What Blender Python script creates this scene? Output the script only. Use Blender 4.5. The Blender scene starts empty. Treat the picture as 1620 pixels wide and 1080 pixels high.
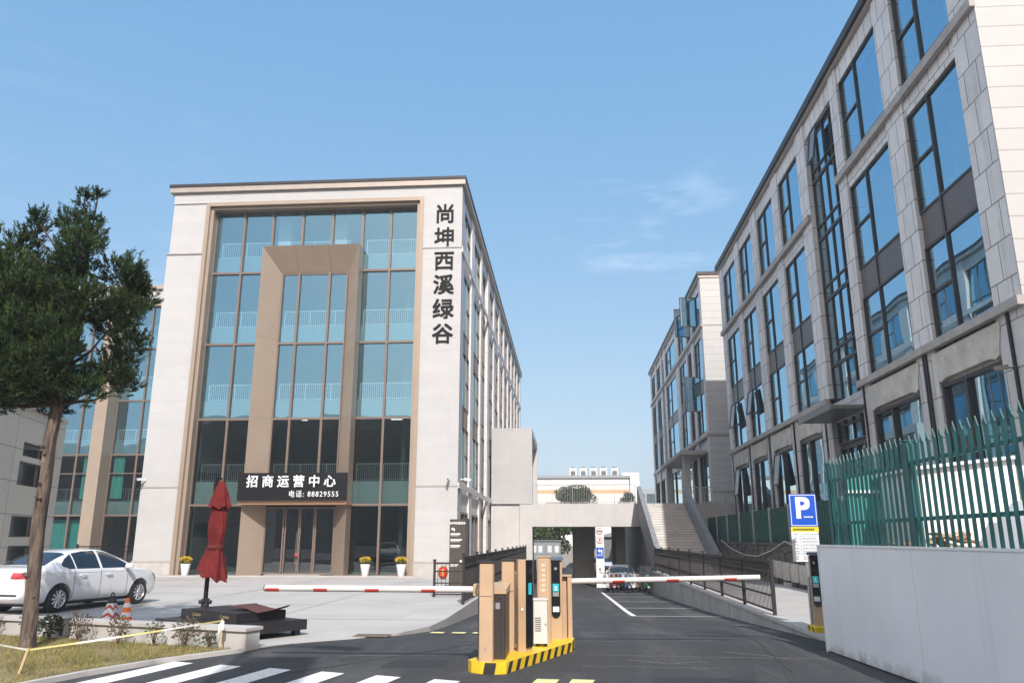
import bpy, bmesh, math, random
from mathutils import Vector, Matrix
from mathutils.bvhtree import BVHTree
R = math.radians
SC = bpy.context.scene
COL = SC.collection
random.seed(7)

# ------------------------------------------------------------------ camera
cam_d = bpy.data.cameras.new("camera")
cam_d.sensor_width = 36.0
cam_d.lens = 1237.0 / 1620.0 * 36.0
cam_d.clip_start = 0.1
cam_d.clip_end = 4000.0
cam = bpy.data.objects.new("camera", cam_d)
COL.objects.link(cam)
cam.location = (0.0, 0.0, 1.7)
cam.rotation_euler = (R(90 + 14.156), 0.0, R(3.99))
SC.camera = cam

# ------------------------------------------------------------------ sky and sun
SUN_L = Vector((-0.25, 1.15, -1.0)).normalized()        # the way the light travels
sun_el = math.asin(-SUN_L.z)
sun_az = math.atan2(-SUN_L.x, -SUN_L.y)                  # clockwise from +Y
W = bpy.data.worlds.new("World")
SC.world = W
W.use_nodes = True
wn, wl = W.node_tree.nodes, W.node_tree.links
bg = wn["Background"]
sky = wn.new("ShaderNodeTexSky")
sky.sky_type = 'NISHITA'
sky.sun_disc = False
sky.sun_elevation = sun_el
sky.sun_rotation = sun_az
sky.altitude = 50
sky.air_density = 1.0
sky.dust_density = 2.5
sky.ozone_density = 2.0
bg.inputs[1].default_value = 0.13
# thin cirrus wisps in two patches of the sky (by real direction)
tc = wn.new("ShaderNodeTexCoord")
mp = wn.new("ShaderNodeMapping")
mp.inputs['Scale'].default_value = (4.0, 4.0, 16.0)
nz = wn.new("ShaderNodeTexNoise")
nz.inputs['Scale'].default_value = 2.2
nz.inputs['Detail'].default_value = 7.0
nz.inputs['Roughness'].default_value = 0.6
wl.new(tc.outputs['Generated'], mp.inputs['Vector'])
wl.new(mp.outputs['Vector'], nz.inputs['Vector'])
rp = wn.new("ShaderNodeMapRange")
rp.inputs['From Min'].default_value = 0.50
rp.inputs['From Max'].default_value = 0.80
rp.inputs['To Max'].default_value = 0.15
wl.new(nz.outputs['Fac'], rp.inputs['Value'])
def patch(d, a, b):
    d = Vector(d).normalized()
    dp = wn.new("ShaderNodeVectorMath"); dp.operation = 'DOT_PRODUCT'
    dp.inputs[1].default_value = d
    wl.new(tc.outputs['Generated'], dp.inputs[0])
    m = wn.new("ShaderNodeMapRange"); m.interpolation_type = 'SMOOTHSTEP'
    m.inputs['From Min'].default_value = a; m.inputs['From Max'].default_value = b
    wl.new(dp.outputs['Value'], m.inputs['Value'])
    return m.outputs['Result']
def madd(a, b, op='ADD', clamp=False):
    n = wn.new("ShaderNodeMath"); n.operation = op; n.use_clamp = clamp
    for i, v in enumerate((a, b)):
        if isinstance(v, float): n.inputs[i].default_value = v
        else: wl.new(v, n.inputs[i])
    return n.outputs[0]
p1 = patch((0.08, 1.0, 0.385), 0.994, 0.9998)
p2 = patch((0.165, 1.0, 0.42), 0.996, 0.9999)
p3 = patch((-0.75, 1.0, 0.30), 0.93, 0.995)
msk = madd(madd(madd(p1, p2), madd(p3, 0.35, 'MULTIPLY')), 0.0, 'ADD', True)
cf = madd(rp.outputs['Result'], msk, 'MULTIPLY', True)
# an added bank of bright cloud, unseen in the west, to fill shaded walls
fill_cloud = patch((-1.0, -0.12, 0.42), 0.66, 0.95)
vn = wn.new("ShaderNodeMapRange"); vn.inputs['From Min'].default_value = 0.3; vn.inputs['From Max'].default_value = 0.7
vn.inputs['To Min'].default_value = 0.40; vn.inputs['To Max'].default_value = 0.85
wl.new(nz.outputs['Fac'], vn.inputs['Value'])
cf = madd(cf, madd(fill_cloud, vn.outputs['Result'], 'MULTIPLY'), 'ADD', True)
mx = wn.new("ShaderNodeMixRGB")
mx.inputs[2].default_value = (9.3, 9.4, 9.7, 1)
# pale autumn haze in the air: flatten the clear-sky gradient, lift its blue
sm = wn.new("ShaderNodeMixRGB"); sm.blend_type = 'MULTIPLY'; sm.inputs[0].default_value = 1.0
sm.inputs[2].default_value = (0.72, 0.50, 0.26, 1)
wl.new(sky.outputs[0], sm.inputs[1])
sa = wn.new("ShaderNodeMixRGB"); sa.blend_type = 'ADD'; sa.inputs[0].default_value = 1.0
sa.inputs[2].default_value = (0.24, 1.25, 2.80, 1)
wl.new(sm.outputs[0], sa.inputs[1])
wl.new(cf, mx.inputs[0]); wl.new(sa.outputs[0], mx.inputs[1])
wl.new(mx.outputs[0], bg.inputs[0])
sun_d = bpy.data.lights.new("sun", 'SUN')
sun_d.energy = 3.1
sun_d.angle = R(0.5)
sun_d.color = (1.0, 0.98, 0.96)
sun = bpy.data.objects.new("sun", sun_d)
COL.objects.link(sun)
sun.rotation_euler = SUN_L.to_track_quat('-Z', 'Y').to_euler()
sun.location = (20, -60, 60)

SC.view_settings.view_transform = 'Standard'
SC.view_settings.look = 'None'
SC.view_settings.exposure = 0.75
SC.view_settings.gamma = 1.0
SC.view_settings.use_curve_mapping = False
SC.cycles.max_bounces = 8
SC.cycles.transparent_max_bounces = 12
SC.cycles.caustics_reflective = False
SC.cycles.caustics_refractive = False

# ------------------------------------------------------------------ materials
def mat(name, col, rough=0.6, metal=0.0, var=0.12, vscale=3.0, bump=0.0, bscale=60.0, spec=0.5, coat=0.0, detail=4.0, stretch=(1, 1, 1)):
    m = bpy.data.materials.new(name); m.use_nodes = True
    n, l = m.node_tree.nodes, m.node_tree.links
    b = n["Principled BSDF"]
    b.inputs['Roughness'].default_value = rough
    b.inputs['Metallic'].default_value = metal
    b.inputs['Specular IOR Level'].default_value = spec
    b.inputs['Coat Weight'].default_value = coat
    b.inputs['Coat Roughness'].default_value = 0.04
    b.inputs['Base Color'].default_value = (*col, 1)
    if var > 0 or bump > 0:
        g = n.new("ShaderNodeTexCoord")
        mp = n.new("ShaderNodeMapping"); mp.inputs['Scale'].default_value = stretch
        l.new(g.outputs['Object'], mp.inputs['Vector'])
    if var > 0:
        t = n.new("ShaderNodeTexNoise")
        t.inputs['Scale'].default_value = vscale; t.inputs['Detail'].default_value = detail
        t.inputs['Roughness'].default_value = 0.6
        l.new(mp.outputs['Vector'], t.inputs['Vector'])
        r = n.new("ShaderNodeMapRange")
        r.inputs['From Min'].default_value = 0.3; r.inputs['From Max'].default_value = 0.7
        r.inputs['To Min'].default_value = 1 - var; r.inputs['To Max'].default_value = 1 + var
        l.new(t.outputs['Fac'], r.inputs['Value'])
        x = n.new("ShaderNodeVectorMath"); x.operation = 'SCALE'
        x.inputs[0].default_value = col
        l.new(r.outputs['Result'], x.inputs['Scale'])
        l.new(x.outputs[0], b.inputs['Base Color'])
    if bump > 0:
        t2 = n.new("ShaderNodeTexNoise"); t2.inputs['Scale'].default_value = bscale
        t2.inputs['Detail'].default_value = 3.0
        l.new(mp.outputs['Vector'], t2.inputs['Vector'])
        bp = n.new("ShaderNodeBump"); bp.inputs['Strength'].default_value = bump
        bp.inputs['Distance'].default_value = 0.02
        l.new(t2.outputs['Fac'], bp.inputs['Height'])
        l.new(bp.outputs['Normal'], b.inputs['Normal'])
    return m

def mix_extra(m, col2, scale, lo, hi, stretch=(1, 1, 1), detail=5.0):
    """lay irregular stains of a second colour over a material made by mat()"""
    n, l = m.node_tree.nodes, m.node_tree.links
    b = n["Principled BSDF"]
    src = b.inputs['Base Color'].links[0].from_socket if b.inputs['Base Color'].links else None
    g = n.new("ShaderNodeTexCoord"); mp = n.new("ShaderNodeMapping"); mp.inputs['Scale'].default_value = stretch
    l.new(g.outputs['Object'], mp.inputs['Vector'])
    t = n.new("ShaderNodeTexNoise"); t.inputs['Scale'].default_value = scale; t.inputs['Detail'].default_value = detail
    t.inputs['Roughness'].default_value = 0.65
    l.new(mp.outputs['Vector'], t.inputs['Vector'])
    r = n.new("ShaderNodeMapRange"); r.inputs['From Min'].default_value = lo; r.inputs['From Max'].default_value = hi
    l.new(t.outputs['Fac'], r.inputs['Value'])
    x = n.new("ShaderNodeMixRGB"); x.inputs[2].default_value = (*col2, 1)
    l.new(r.outputs['Result'], x.inputs[0])
    if src: l.new(src, x.inputs[1])
    else: x.inputs[1].default_value = b.inputs['Base Color'].default_value
    l.new(x.outputs[0], b.inputs['Base Color'])
    return m

def panel_mat(name, axis, c1, c2, bw, bh, joint=0.02, jcol=(0.2, 0.2, 0.2), rough=0.55, offset=0.0, stain=None, var=.045):
    """stone cladding slabs: joints follow the wall's own metres (axis = 'x' or 'y' horizontal run)"""
    m = bpy.data.materials.new(name); m.use_nodes = True
    n, l = m.node_tree.nodes, m.node_tree.links
    b = n["Principled BSDF"]; b.inputs['Roughness'].default_value = rough
    g = n.new("ShaderNodeNewGeometry")
    s = n.new("ShaderNodeSeparateXYZ"); l.new(g.outputs['Position'], s.inputs[0])
    c = n.new("ShaderNodeCombineXYZ")
    l.new(s.outputs['X' if axis == 'x' else 'Y'], c.inputs[0]); l.new(s.outputs['Z'], c.inputs[1])
    br = n.new("ShaderNodeTexBrick")
    br.offset = offset; br.squash = 1.0
    br.inputs['Scale'].default_value = 1.0
    br.inputs['Brick Width'].default_value = bw; br.inputs['Row Height'].default_value = bh
    br.inputs['Mortar Size'].default_value = joint * 0.5; br.inputs['Mortar Smooth'].default_value = 0.1
    br.inputs['Color1'].default_value = (*c1, 1); br.inputs['Color2'].default_value = (*c2, 1)
    br.inputs['Mortar'].default_value = (*jcol, 1)
    l.new(c.outputs[0], br.inputs['Vector'])
    t = n.new("ShaderNodeTexNoise"); t.inputs['Scale'].default_value = 1.3; t.inputs['Detail'].default_value = 8
    t.inputs['Roughness'].default_value = 0.7
    l.new(g.outputs['Position'], t.inputs['Vector'])
    r = n.new("ShaderNodeMapRange"); r.inputs['From Min'].default_value = 0.3; r.inputs['From Max'].default_value = 0.7
    r.inputs['To Min'].default_value = 1 - var; r.inputs['To Max'].default_value = 1 + var
    l.new(t.outputs['Fac'], r.inputs['Value'])
    x = n.new("ShaderNodeVectorMath"); x.operation = 'SCALE'
    l.new(br.outputs['Color'], x.inputs[0]); l.new(r.outputs['Result'], x.inputs['Scale'])
    last = x.outputs[0]
    if stain:
        mp = n.new("ShaderNodeMapping"); mp.inputs['Scale'].default_value = (2.2, 2.2, 0.18)
        l.new(g.outputs['Position'], mp.inputs['Vector'])
        t2 = n.new("ShaderNodeTexNoise"); t2.inputs['Scale'].default_value = 1.2; t2.inputs['Detail'].default_value = 6
        l.new(mp.outputs['Vector'], t2.inputs['Vector'])
        r2 = n.new("ShaderNodeMapRange"); r2.inputs['From Min'].default_value = 0.56; r2.inputs['From Max'].default_value = 0.8
        r2.inputs['To Max'].default_value = 0.6
        l.new(t2.outputs['Fac'], r2.inputs['Value'])
        mm = n.new("ShaderNodeMixRGB"); mm.inputs[2].default_value = (*stain, 1)
        l.new(r2.outputs['Result'], mm.inputs[0]); l.new(last, mm.inputs[1]); last = mm.outputs[0]
    l.new(last, b.inputs['Base Color'])
    bp = n.new("ShaderNodeBump"); bp.inputs['Strength'].default_value = 0.25; bp.inputs['Distance'].default_value = 0.01
    iv = n.new("ShaderNodeMath"); iv.operation = 'SUBTRACT'; iv.inputs[0].default_value = 1.0
    l.new(br.outputs['Fac'], iv.inputs[1]); l.new(iv.outputs[0], bp.inputs['Height'])
    l.new(bp.outputs['Normal'], b.inputs['Normal'])
    return m

def glass_mat(name, base, refl, trans, wave=0.012, pw=4.0):
    """coated window glass: a mirror share that grows towards grazing view, the rest seen through"""
    m = bpy.data.materials.new(name); m.use_nodes = True
    n, l = m.node_tree.nodes, m.node_tree.links
    n.remove(n["Principled BSDF"]); out = n["Material Output"]
    lw = n.new("ShaderNodeLayerWeight"); lw.inputs['Blend'].default_value = 0.5
    p = n.new("ShaderNodeMath"); p.operation = 'POWER'; p.inputs[1].default_value = pw
    l.new(lw.outputs['Facing'], p.inputs[0])
    r = n.new("ShaderNodeMapRange"); r.inputs['To Min'].default_value = base; r.inputs['To Max'].default_value = 0.97
    l.new(p.outputs[0], r.inputs['Value'])
    gl = n.new("ShaderNodeBsdfGlossy"); gl.inputs['Roughness'].default_value = 0.0; gl.inputs['Color'].default_value = (*refl, 1)
    tr = n.new("ShaderNodeBsdfTransparent"); tr.inputs['Color'].default_value = (*trans, 1)
    if wave > 0:
        g = n.new("ShaderNodeNewGeometry")
        t = n.new("ShaderNodeTexNoise"); t.inputs['Scale'].default_value = 0.55; t.inputs['Detail'].default_value = 1.0
        l.new(g.outputs['Position'], t.inputs['Vector'])
        bp = n.new("ShaderNodeBump"); bp.inputs['Strength'].default_value = 1.0; bp.inputs['Distance'].default_value = wave
        l.new(t.outputs['Fac'], bp.inputs['Height']); l.new(bp.outputs['Normal'], gl.inputs['Normal'])
    mx = n.new("ShaderNodeMixShader")
    l.new(r.outputs['Result'], mx.inputs[0]); l.new(tr.outputs[0], mx.inputs[1]); l.new(gl.outputs[0], mx.inputs[2])
    l.new(mx.outputs[0], out.inputs['Surface'])
    return m

def emit_mat(name, col, s):
    m = bpy.data.materials.new(name); m.use_nodes = True
    b = m.node_tree.nodes["Principled BSDF"]
    b.inputs['Base Color'].default_value = (*col, 1)
    b.inputs['Emission Color'].default_value = (*col, 1); b.inputs['Emission Strength'].default_value = s
    return m

M = {}
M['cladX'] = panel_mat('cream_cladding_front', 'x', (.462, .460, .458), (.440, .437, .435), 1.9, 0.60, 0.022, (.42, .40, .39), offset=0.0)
M['cladY'] = panel_mat('lifted_cream_cladding_side', 'y', (.69, .67, .655), (.65, .63, .62), 1.2, 0.60, 0.022, (.40, .37, .35), offset=0.0)  # same stone as the front, toned lighter to offset its grazing light
M['greyY'] = panel_mat('lifted_grey_cladding_side', 'y', (.69, .665, .65), (.61, .585, .575), 0.62, 0.95, 0.03, (.12, .115, .12), offset=0.5, stain=(.25, .23, .23), var=.11)  # stone toned lighter than the end walls to lift these shaded sides
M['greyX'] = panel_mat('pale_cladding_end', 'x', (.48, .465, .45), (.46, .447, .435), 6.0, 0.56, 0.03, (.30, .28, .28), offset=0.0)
M['plinthY'] = panel_mat('plinth_cladding_side', 'y', (.58, .55, .53), (.50, .47, .46), 0.8, 1.1, 0.03, (.13, .12, .12), offset=0.5, stain=(.22, .20, .19), var=.13)
M['lintel'] = mat('warm_lintel_stone', (.50, .465, .41), .7, var=.22, vscale=1.5, bump=.2, bscale=8)
M['cream'] = mat('cream_render', (.53, .515, .50), .75, var=.07, vscale=.8)
mix_extra(M['cream'], (.50, .46, .43), 1.0, .55, .85, (1.5, 1.5, .12))
M['ledge'] = mat('ledge_stone', (.36, .33, .31), .7, var=.15)
M['tan'] = mat('tan_metal_panel', (.36, .285, .222), .42, .25, var=.06, vscale=.7)
M['cornice'] = mat('cornice_metal', (.40, .345, .30), .45, .3, var=.08)
M['darkcap'] = mat('dark_roof_coping', (.035, .033, .035), .5, .3, var=.1)
M['frame_tan'] = mat('bronze_mullion', (.215, .165, .14), .45, .4, var=.05)
M['frame_dark'] = mat('dark_window_frame', (.05, .046, .046), .45, .3, var=.08)
M['frame_blk'] = mat('black_steel', (.014, .013, .014), .4, .4, var=.1)
M['spandrel'] = mat('brown_spandrel_panel', (.12, .098, .09), .4, .2, var=.08)
M['glassA'] = glass_mat('blue_coated_glass', .46, (.44, .80, 1.0), (.70, .88, .95), .008)
M['glassB'] = glass_mat('teal_coated_glass', .62, (.56, .84, 1.0), (.50, .66, .68), .005)
M['glassL'] = glass_mat('clear_lower_glass', .10, (.80, .92, .95), (.50, .60, .60), .008)
M['glassD'] = glass_mat('clear_door_glass', .16, (.9, .95, 1.0), (.55, .62, .62), .004)
M['glassO'] = mat('grey_opened_pane', (.16, .17, .18), .25, var=.05, spec=.4)
M['slab'] = mat('interior_concrete', (.22, .23, .23), .8, var=.1)
M['spanglass'] = mat('grey_green_upstand', (.26, .32, .31), .5, var=.06)
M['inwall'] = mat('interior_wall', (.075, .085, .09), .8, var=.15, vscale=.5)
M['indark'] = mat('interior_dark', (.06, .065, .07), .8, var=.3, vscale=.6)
M['rail_white'] = mat('white_railing_paint', (.78, .80, .80), .4, .0, var=.04)
M['rail_grey'] = mat('grey_railing_steel', (.42, .44, .45), .35, .6, var=.08)
M['curtain'] = mat('turquoise_curtain', (.10, .42, .38), .85, var=.15, vscale=8)
M['curtain_w'] = mat('pale_curtain', (.62, .62, .55), .85, var=.1, vscale=8)
M['black_sign'] = mat('black_slat_panel', (.012, .012, .014), .35, .2, var=.1)
M['white'] = mat('white_paint', (.80, .79, .77), .45, var=.05)
M['letter_white'] = mat('white_acrylic_letter', (.82, .83, .84), .3, var=.02)
M['letter_black'] = mat('black_acrylic_letter', (.006, .0055, .0055), .6, var=0, spec=.2)
M['concrete'] = mat('plaza_concrete', (.43, .413, .39), .8, var=.10, vscale=.45, bump=.15, bscale=40, detail=8)
mix_extra(M['concrete'], (.36, .34, .32), .25, .52, .75)
mix_extra(M['concrete'], (.30, .285, .27), 1.4, .60, .78, (1, .4, 1), 9)
M['conc_wall'] = mat('weathered_concrete', (.36, .345, .325), .85, var=.16, vscale=1.1, bump=.3, bscale=25, detail=8)
mix_extra(M['conc_wall'], (.20, .195, .18), 1.6, .55, .8, (1, 1, .25))
M['conc_pale'] = mat('pale_concrete', (.45, .43, .405), .85, var=.12, vscale=1.2, bump=.2, bscale=25, detail=8)
mix_extra(M['conc_pale'], (.28, .27, .24), 1.8, .56, .8, (1, 1, .4))
M['asphalt'] = mat('asphalt', (.037, .037, .039), .85, var=.22, vscale=.6, bump=.5, bscale=120, detail=10)
mix_extra(M['asphalt'], (.115, .112, .108), .9, .50, .80, (1, .20, 1), 10)
mix_extra(M['asphalt'], (.085, .083, .08), 14, .56, .70, (1, 1, 1), 4)
mix_extra(M['asphalt'], (.022, .022, .023), .5, .60, .75, (1, .6, 1), 9)
mix_extra(M['asphalt'], (.15, .145, .14), 2.6, .66, .80, (.35, 1, 1), 10)
M['mark'] = mat('road_paint', (.74, .73, .70), .65, var=.12, vscale=14, bump=.2, bscale=90)
mix_extra(M['mark'], (.20, .20, .20), 9, .60, .72)
M['mark_y'] = mat('yellow_road_paint', (.70, .66, .30), .65, var=.12, vscale=14)
M['yellow'] = mat('yellow_kerb_paint', (.75, .50, .02), .5, var=.10, vscale=6)
mix_extra(M['yellow'], (.35, .27, .08), 7, .58, .8)
mix_extra(M['yellow'], (.20, .19, .17), 16, .66, .70)
M['blackpaint'] = mat('black_kerb_paint', (.03, .026, .022), .6, var=.3, vscale=6)
M['tan_box'] = mat('tan_powder_coat', (.47, .325, .205), .40, .0, var=.08, vscale=2.5, detail=7)
mix_extra(M['tan_box'], (.33, .235, .155), 6, .60, .80, (1, 1, .35), 8)
M['brown_box'] = mat('dark_brown_steel', (.045, .038, .036), .4, .1, var=.15, vscale=3)
M['greybox'] = mat('pale_grey_cabinet', (.62, .61, .58), .45, var=.05)
M['black_gloss'] = mat('black_gloss_panel', (.010, .010, .012), .10, var=0)
M['screen'] = emit_mat('teal_screen', (.02, .34, .40), .22)
M['red'] = mat('red_reflective', (.50, .05, .035), .35, var=.06)
M['maroon'] = mat('maroon_canvas', (.135, .017, .017), .9, var=.25, vscale=6, bump=.6, bscale=14, spec=.2)
M['blackwood'] = mat('black_stained_timber', (.018, .016, .018), .45, var=.35, vscale=6, stretch=(1, 8, 1))
M['mat_red'] = mat('maroon_door_mat', (.095, .035, .032), .95, var=.2, vscale=30)
M['car'] = mat('white_car_paint', (.74, .74, .745), .22, 0, var=0, coat=1.0)
M['carglass'] = mat('tinted_car_glass', (.008, .010, .016), .03, 0, var=0, spec=.9)
M['tyre'] = mat('rubber_tyre', (.016, .016, .017), .85, var=.2)
M['alloy'] = mat('alloy_rim', (.62, .62, .63), .28, .85, var=.05)
M['plastic_blk'] = mat('black_plastic', (.02, .02, .021), .55, var=.1)
M['lamp_red'] = mat('red_lamp_lens', (.42, .008, .012), .08, var=0, coat=1)
M['lamp_clear'] = mat('clear_lamp_lens', (.55, .58, .6), .06, .5, var=0, coat=1)
M['chrome'] = mat('chrome', (.75, .75, .76), .12, 1.0, var=0)
M['orange'] = mat('orange_cone_plastic', (.86, .16, .015), .45, var=.06)
M['bark'] = mat('juniper_bark', (.135, .100, .078), .95, var=.45, vscale=9, bump=1.0, bscale=26, stretch=(1, 1, .16), detail=9)
mix_extra(M['bark'], (.045, .032, .027), 6.0, .47, .62, (1.8, 1.8, .28), 9)
mix_extra(M['bark'], (.28, .22, .165), 4.0, .60, .72, (1.4, 1.4, .5), 6)
M['leafA'] = mat('juniper_foliage', (.030, .052, .018), .8, var=.5, vscale=1.5, spec=.15)
M['leafB'] = mat('juniper_highlight_foliage', (.062, .092, .026), .8, var=.4, vscale=1.5, spec=.15)  # lighter leaf tone standing in for sun highlights in the crown
M['leafC'] = mat('broadleaf_foliage', (.055, .095, .028), .65, var=.45, vscale=.8)
M['leafD'] = mat('dark_shrub_foliage', (.032, .055, .024), .7, var=.4, vscale=2)
M['limb'] = mat('dark_limb_bark', (.07, .05, .038), .95, var=.3, vscale=8)
M['arm'] = mat('boom_paint', (.62, .59, .56), .4, var=.06, vscale=3)
M['twig'] = mat('dry_twigs', (.125, .085, .055), .9, var=.3)
M['grass'] = mat('dry_grass', (.27, .21, .07), .9, var=.35, vscale=1.2)
M['grass2'] = mat('green_grass', (.10, .13, .03), .85, var=.3, vscale=2)
M['soil'] = mat('lawn_soil', (.21, .165, .07), .95, var=.35, vscale=1.6, bump=.6, bscale=30, detail=8)
mix_extra(M['soil'], (.10, .11, .035), 1.1, .5, .7)
M['earth'] = mat('bare_earth', (.20, .175, .13), .95, var=.25, vscale=.05)
M['hill'] = mat('wooded_hill', (.026, .034, .02), .9, var=.5, vscale=.03, detail=9)
M['stake'] = mat('raw_timber', (.55, .40, .22), .8, var=.15)
M['tape_y'] = mat('yellow_tape', (.70, .62, .26), .5, var=.05)
M['tape_w'] = mat('white_tape', (.80, .80, .74), .5, var=.05)
M['flower'] = mat('yellow_flowers', (.62, .42, .02), .8, var=.35, vscale=40)
M['sign_blue'] = mat('sign_blue', (.012, .085, .50), .35, var=.02)
M['sign_white'] = mat('sign_white', (.74, .75, .76), .4, var=.03)
M['sign_yellow'] = mat('sign_yellow', (.75, .62, .03), .4, var=.02)
M['totem'] = mat('totem_brown', (.085, .075, .060), .4, .3, var=.08)
M['galv'] = mat('galvanised_steel', (.46, .47, .48), .38, .7, var=.15, vscale=9)
M['fence_brown'] = mat('dark_brown_fence', (.020, .014, .013), .6, .0, var=.15)
M['teal'] = mat('teal_fence_paint', (.010, .098, .096), .5, .0, var=.12)
M['green_sheet'] = mat('green_sheet', (.006, .060, .048), .75, .0, var=.14, vscale=1)
M['turq'] = mat('turquoise_sheet', (.055, .27, .245), .45, .1, var=.08)
M['hoard'] = mat('white_hoarding_sheet', (.80, .80, .82), .42, .0, var=.05, vscale=.9)
mix_extra(M['hoard'], (.50, .50, .53), 1.3, .58, .85, (1.6, 1.6, .07), 8)
mix_extra(M['hoard'], (.30, .28, .26), 5.0, .66, .80, (1, 1, 1.6), 8)
# mud splashed up the foot of the hoarding, ragged along its upper edge
_n, _l = M['hoard'].node_tree.nodes, M['hoard'].node_tree.links
_b = _n["Principled BSDF"]; _src = _b.inputs['Base Color'].links[0].from_socket
_g = _n.new("ShaderNodeNewGeometry"); _sp = _n.new("ShaderNodeSeparateXYZ"); _l.new(_g.outputs['Position'], _sp.inputs[0])
_t = _n.new("ShaderNodeTexNoise"); _t.inputs['Scale'].default_value = 3.5; _t.inputs['Detail'].default_value = 9; _t.inputs['Roughness'].default_value = .75
_l.new(_g.outputs['Position'], _t.inputs['Vector'])
_m = _n.new("ShaderNodeMath"); _m.operation = 'MULTIPLY_ADD'; _m.inputs[1].default_value = -1.6; _m.inputs[2].default_value = 0.0
_l.new(_sp.outputs['Z'], _m.inputs[0])
_a = _n.new("ShaderNodeMath"); _a.operation = 'ADD'; _l.new(_m.outputs[0], _a.inputs[0]); _l.new(_t.outputs['Fac'], _a.inputs[1])
_r = _n.new("ShaderNodeMapRange"); _r.inputs['From Min'].default_value = .28; _r.inputs['From Max'].default_value = .55; _r.inputs['To Max'].default_value = .75
_l.new(_a.outputs[0], _r.inputs['Value'])
_x = _n.new("ShaderNodeMixRGB"); _x.inputs[2].default_value = (.30, .27, .24, 1)
_l.new(_r.outputs['Result'], _x.inputs[0]); _l.new(_src, _x.inputs[1]); _l.new(_x.outputs[0], _b.inputs['Base Color'])
M['tarp'] = mat('white_tarpaulin', (.80, .77, .75), .6, var=.05, bump=.4, bscale=2)
M['debris'] = mat('broken_timber', (.26, .15, .08), .9, var=.4, vscale=5)
M['rubble'] = mat('dark_rubble_stone', (.085, .078, .066), .95, var=.5, vscale=2.2, bump=1.0, bscale=6, detail=9)
M['stone_lt'] = mat('pale_stone_block', (.42, .385, .33), .85, var=.18, vscale=2.5, bump=.4, bscale=12)
M['cable'] = mat('pale_cable', (.50, .47, .42), .7, var=.1)
M['stair'] = mat('stair_stone', (.60, .57, .53), .75, var=.12, vscale=1.2)
mix_extra(M['stair'], (.36, .34, .31), .7, .55, .8)
M['balus'] = mat('grey_balustrade_stone', (.22, .225, .23), .6, var=.2, vscale=3)
mix_extra(M['balus'], (.42, .42, .42), 4, .58, .75)
M['stripe_or'] = mat('orange_stripe_paint', (.70, .40, .19), .6, var=.05)
M['far_white'] = mat('far_white_wall', (.74, .70, .66), .8, var=.05, vscale=.3)
M['roof_grey'] = mat('grey_sheet_roof', (.30, .32, .34), .5, .2, var=.1)
M['louvre'] = mat('grey_louvre', (.14, .13, .12), .6, .2, var=.15, vscale=12, stretch=(1, 1, 12))
M['ceillight'] = emit_mat('ceiling_lamp', (1, .97, .9), 3.0)

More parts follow.
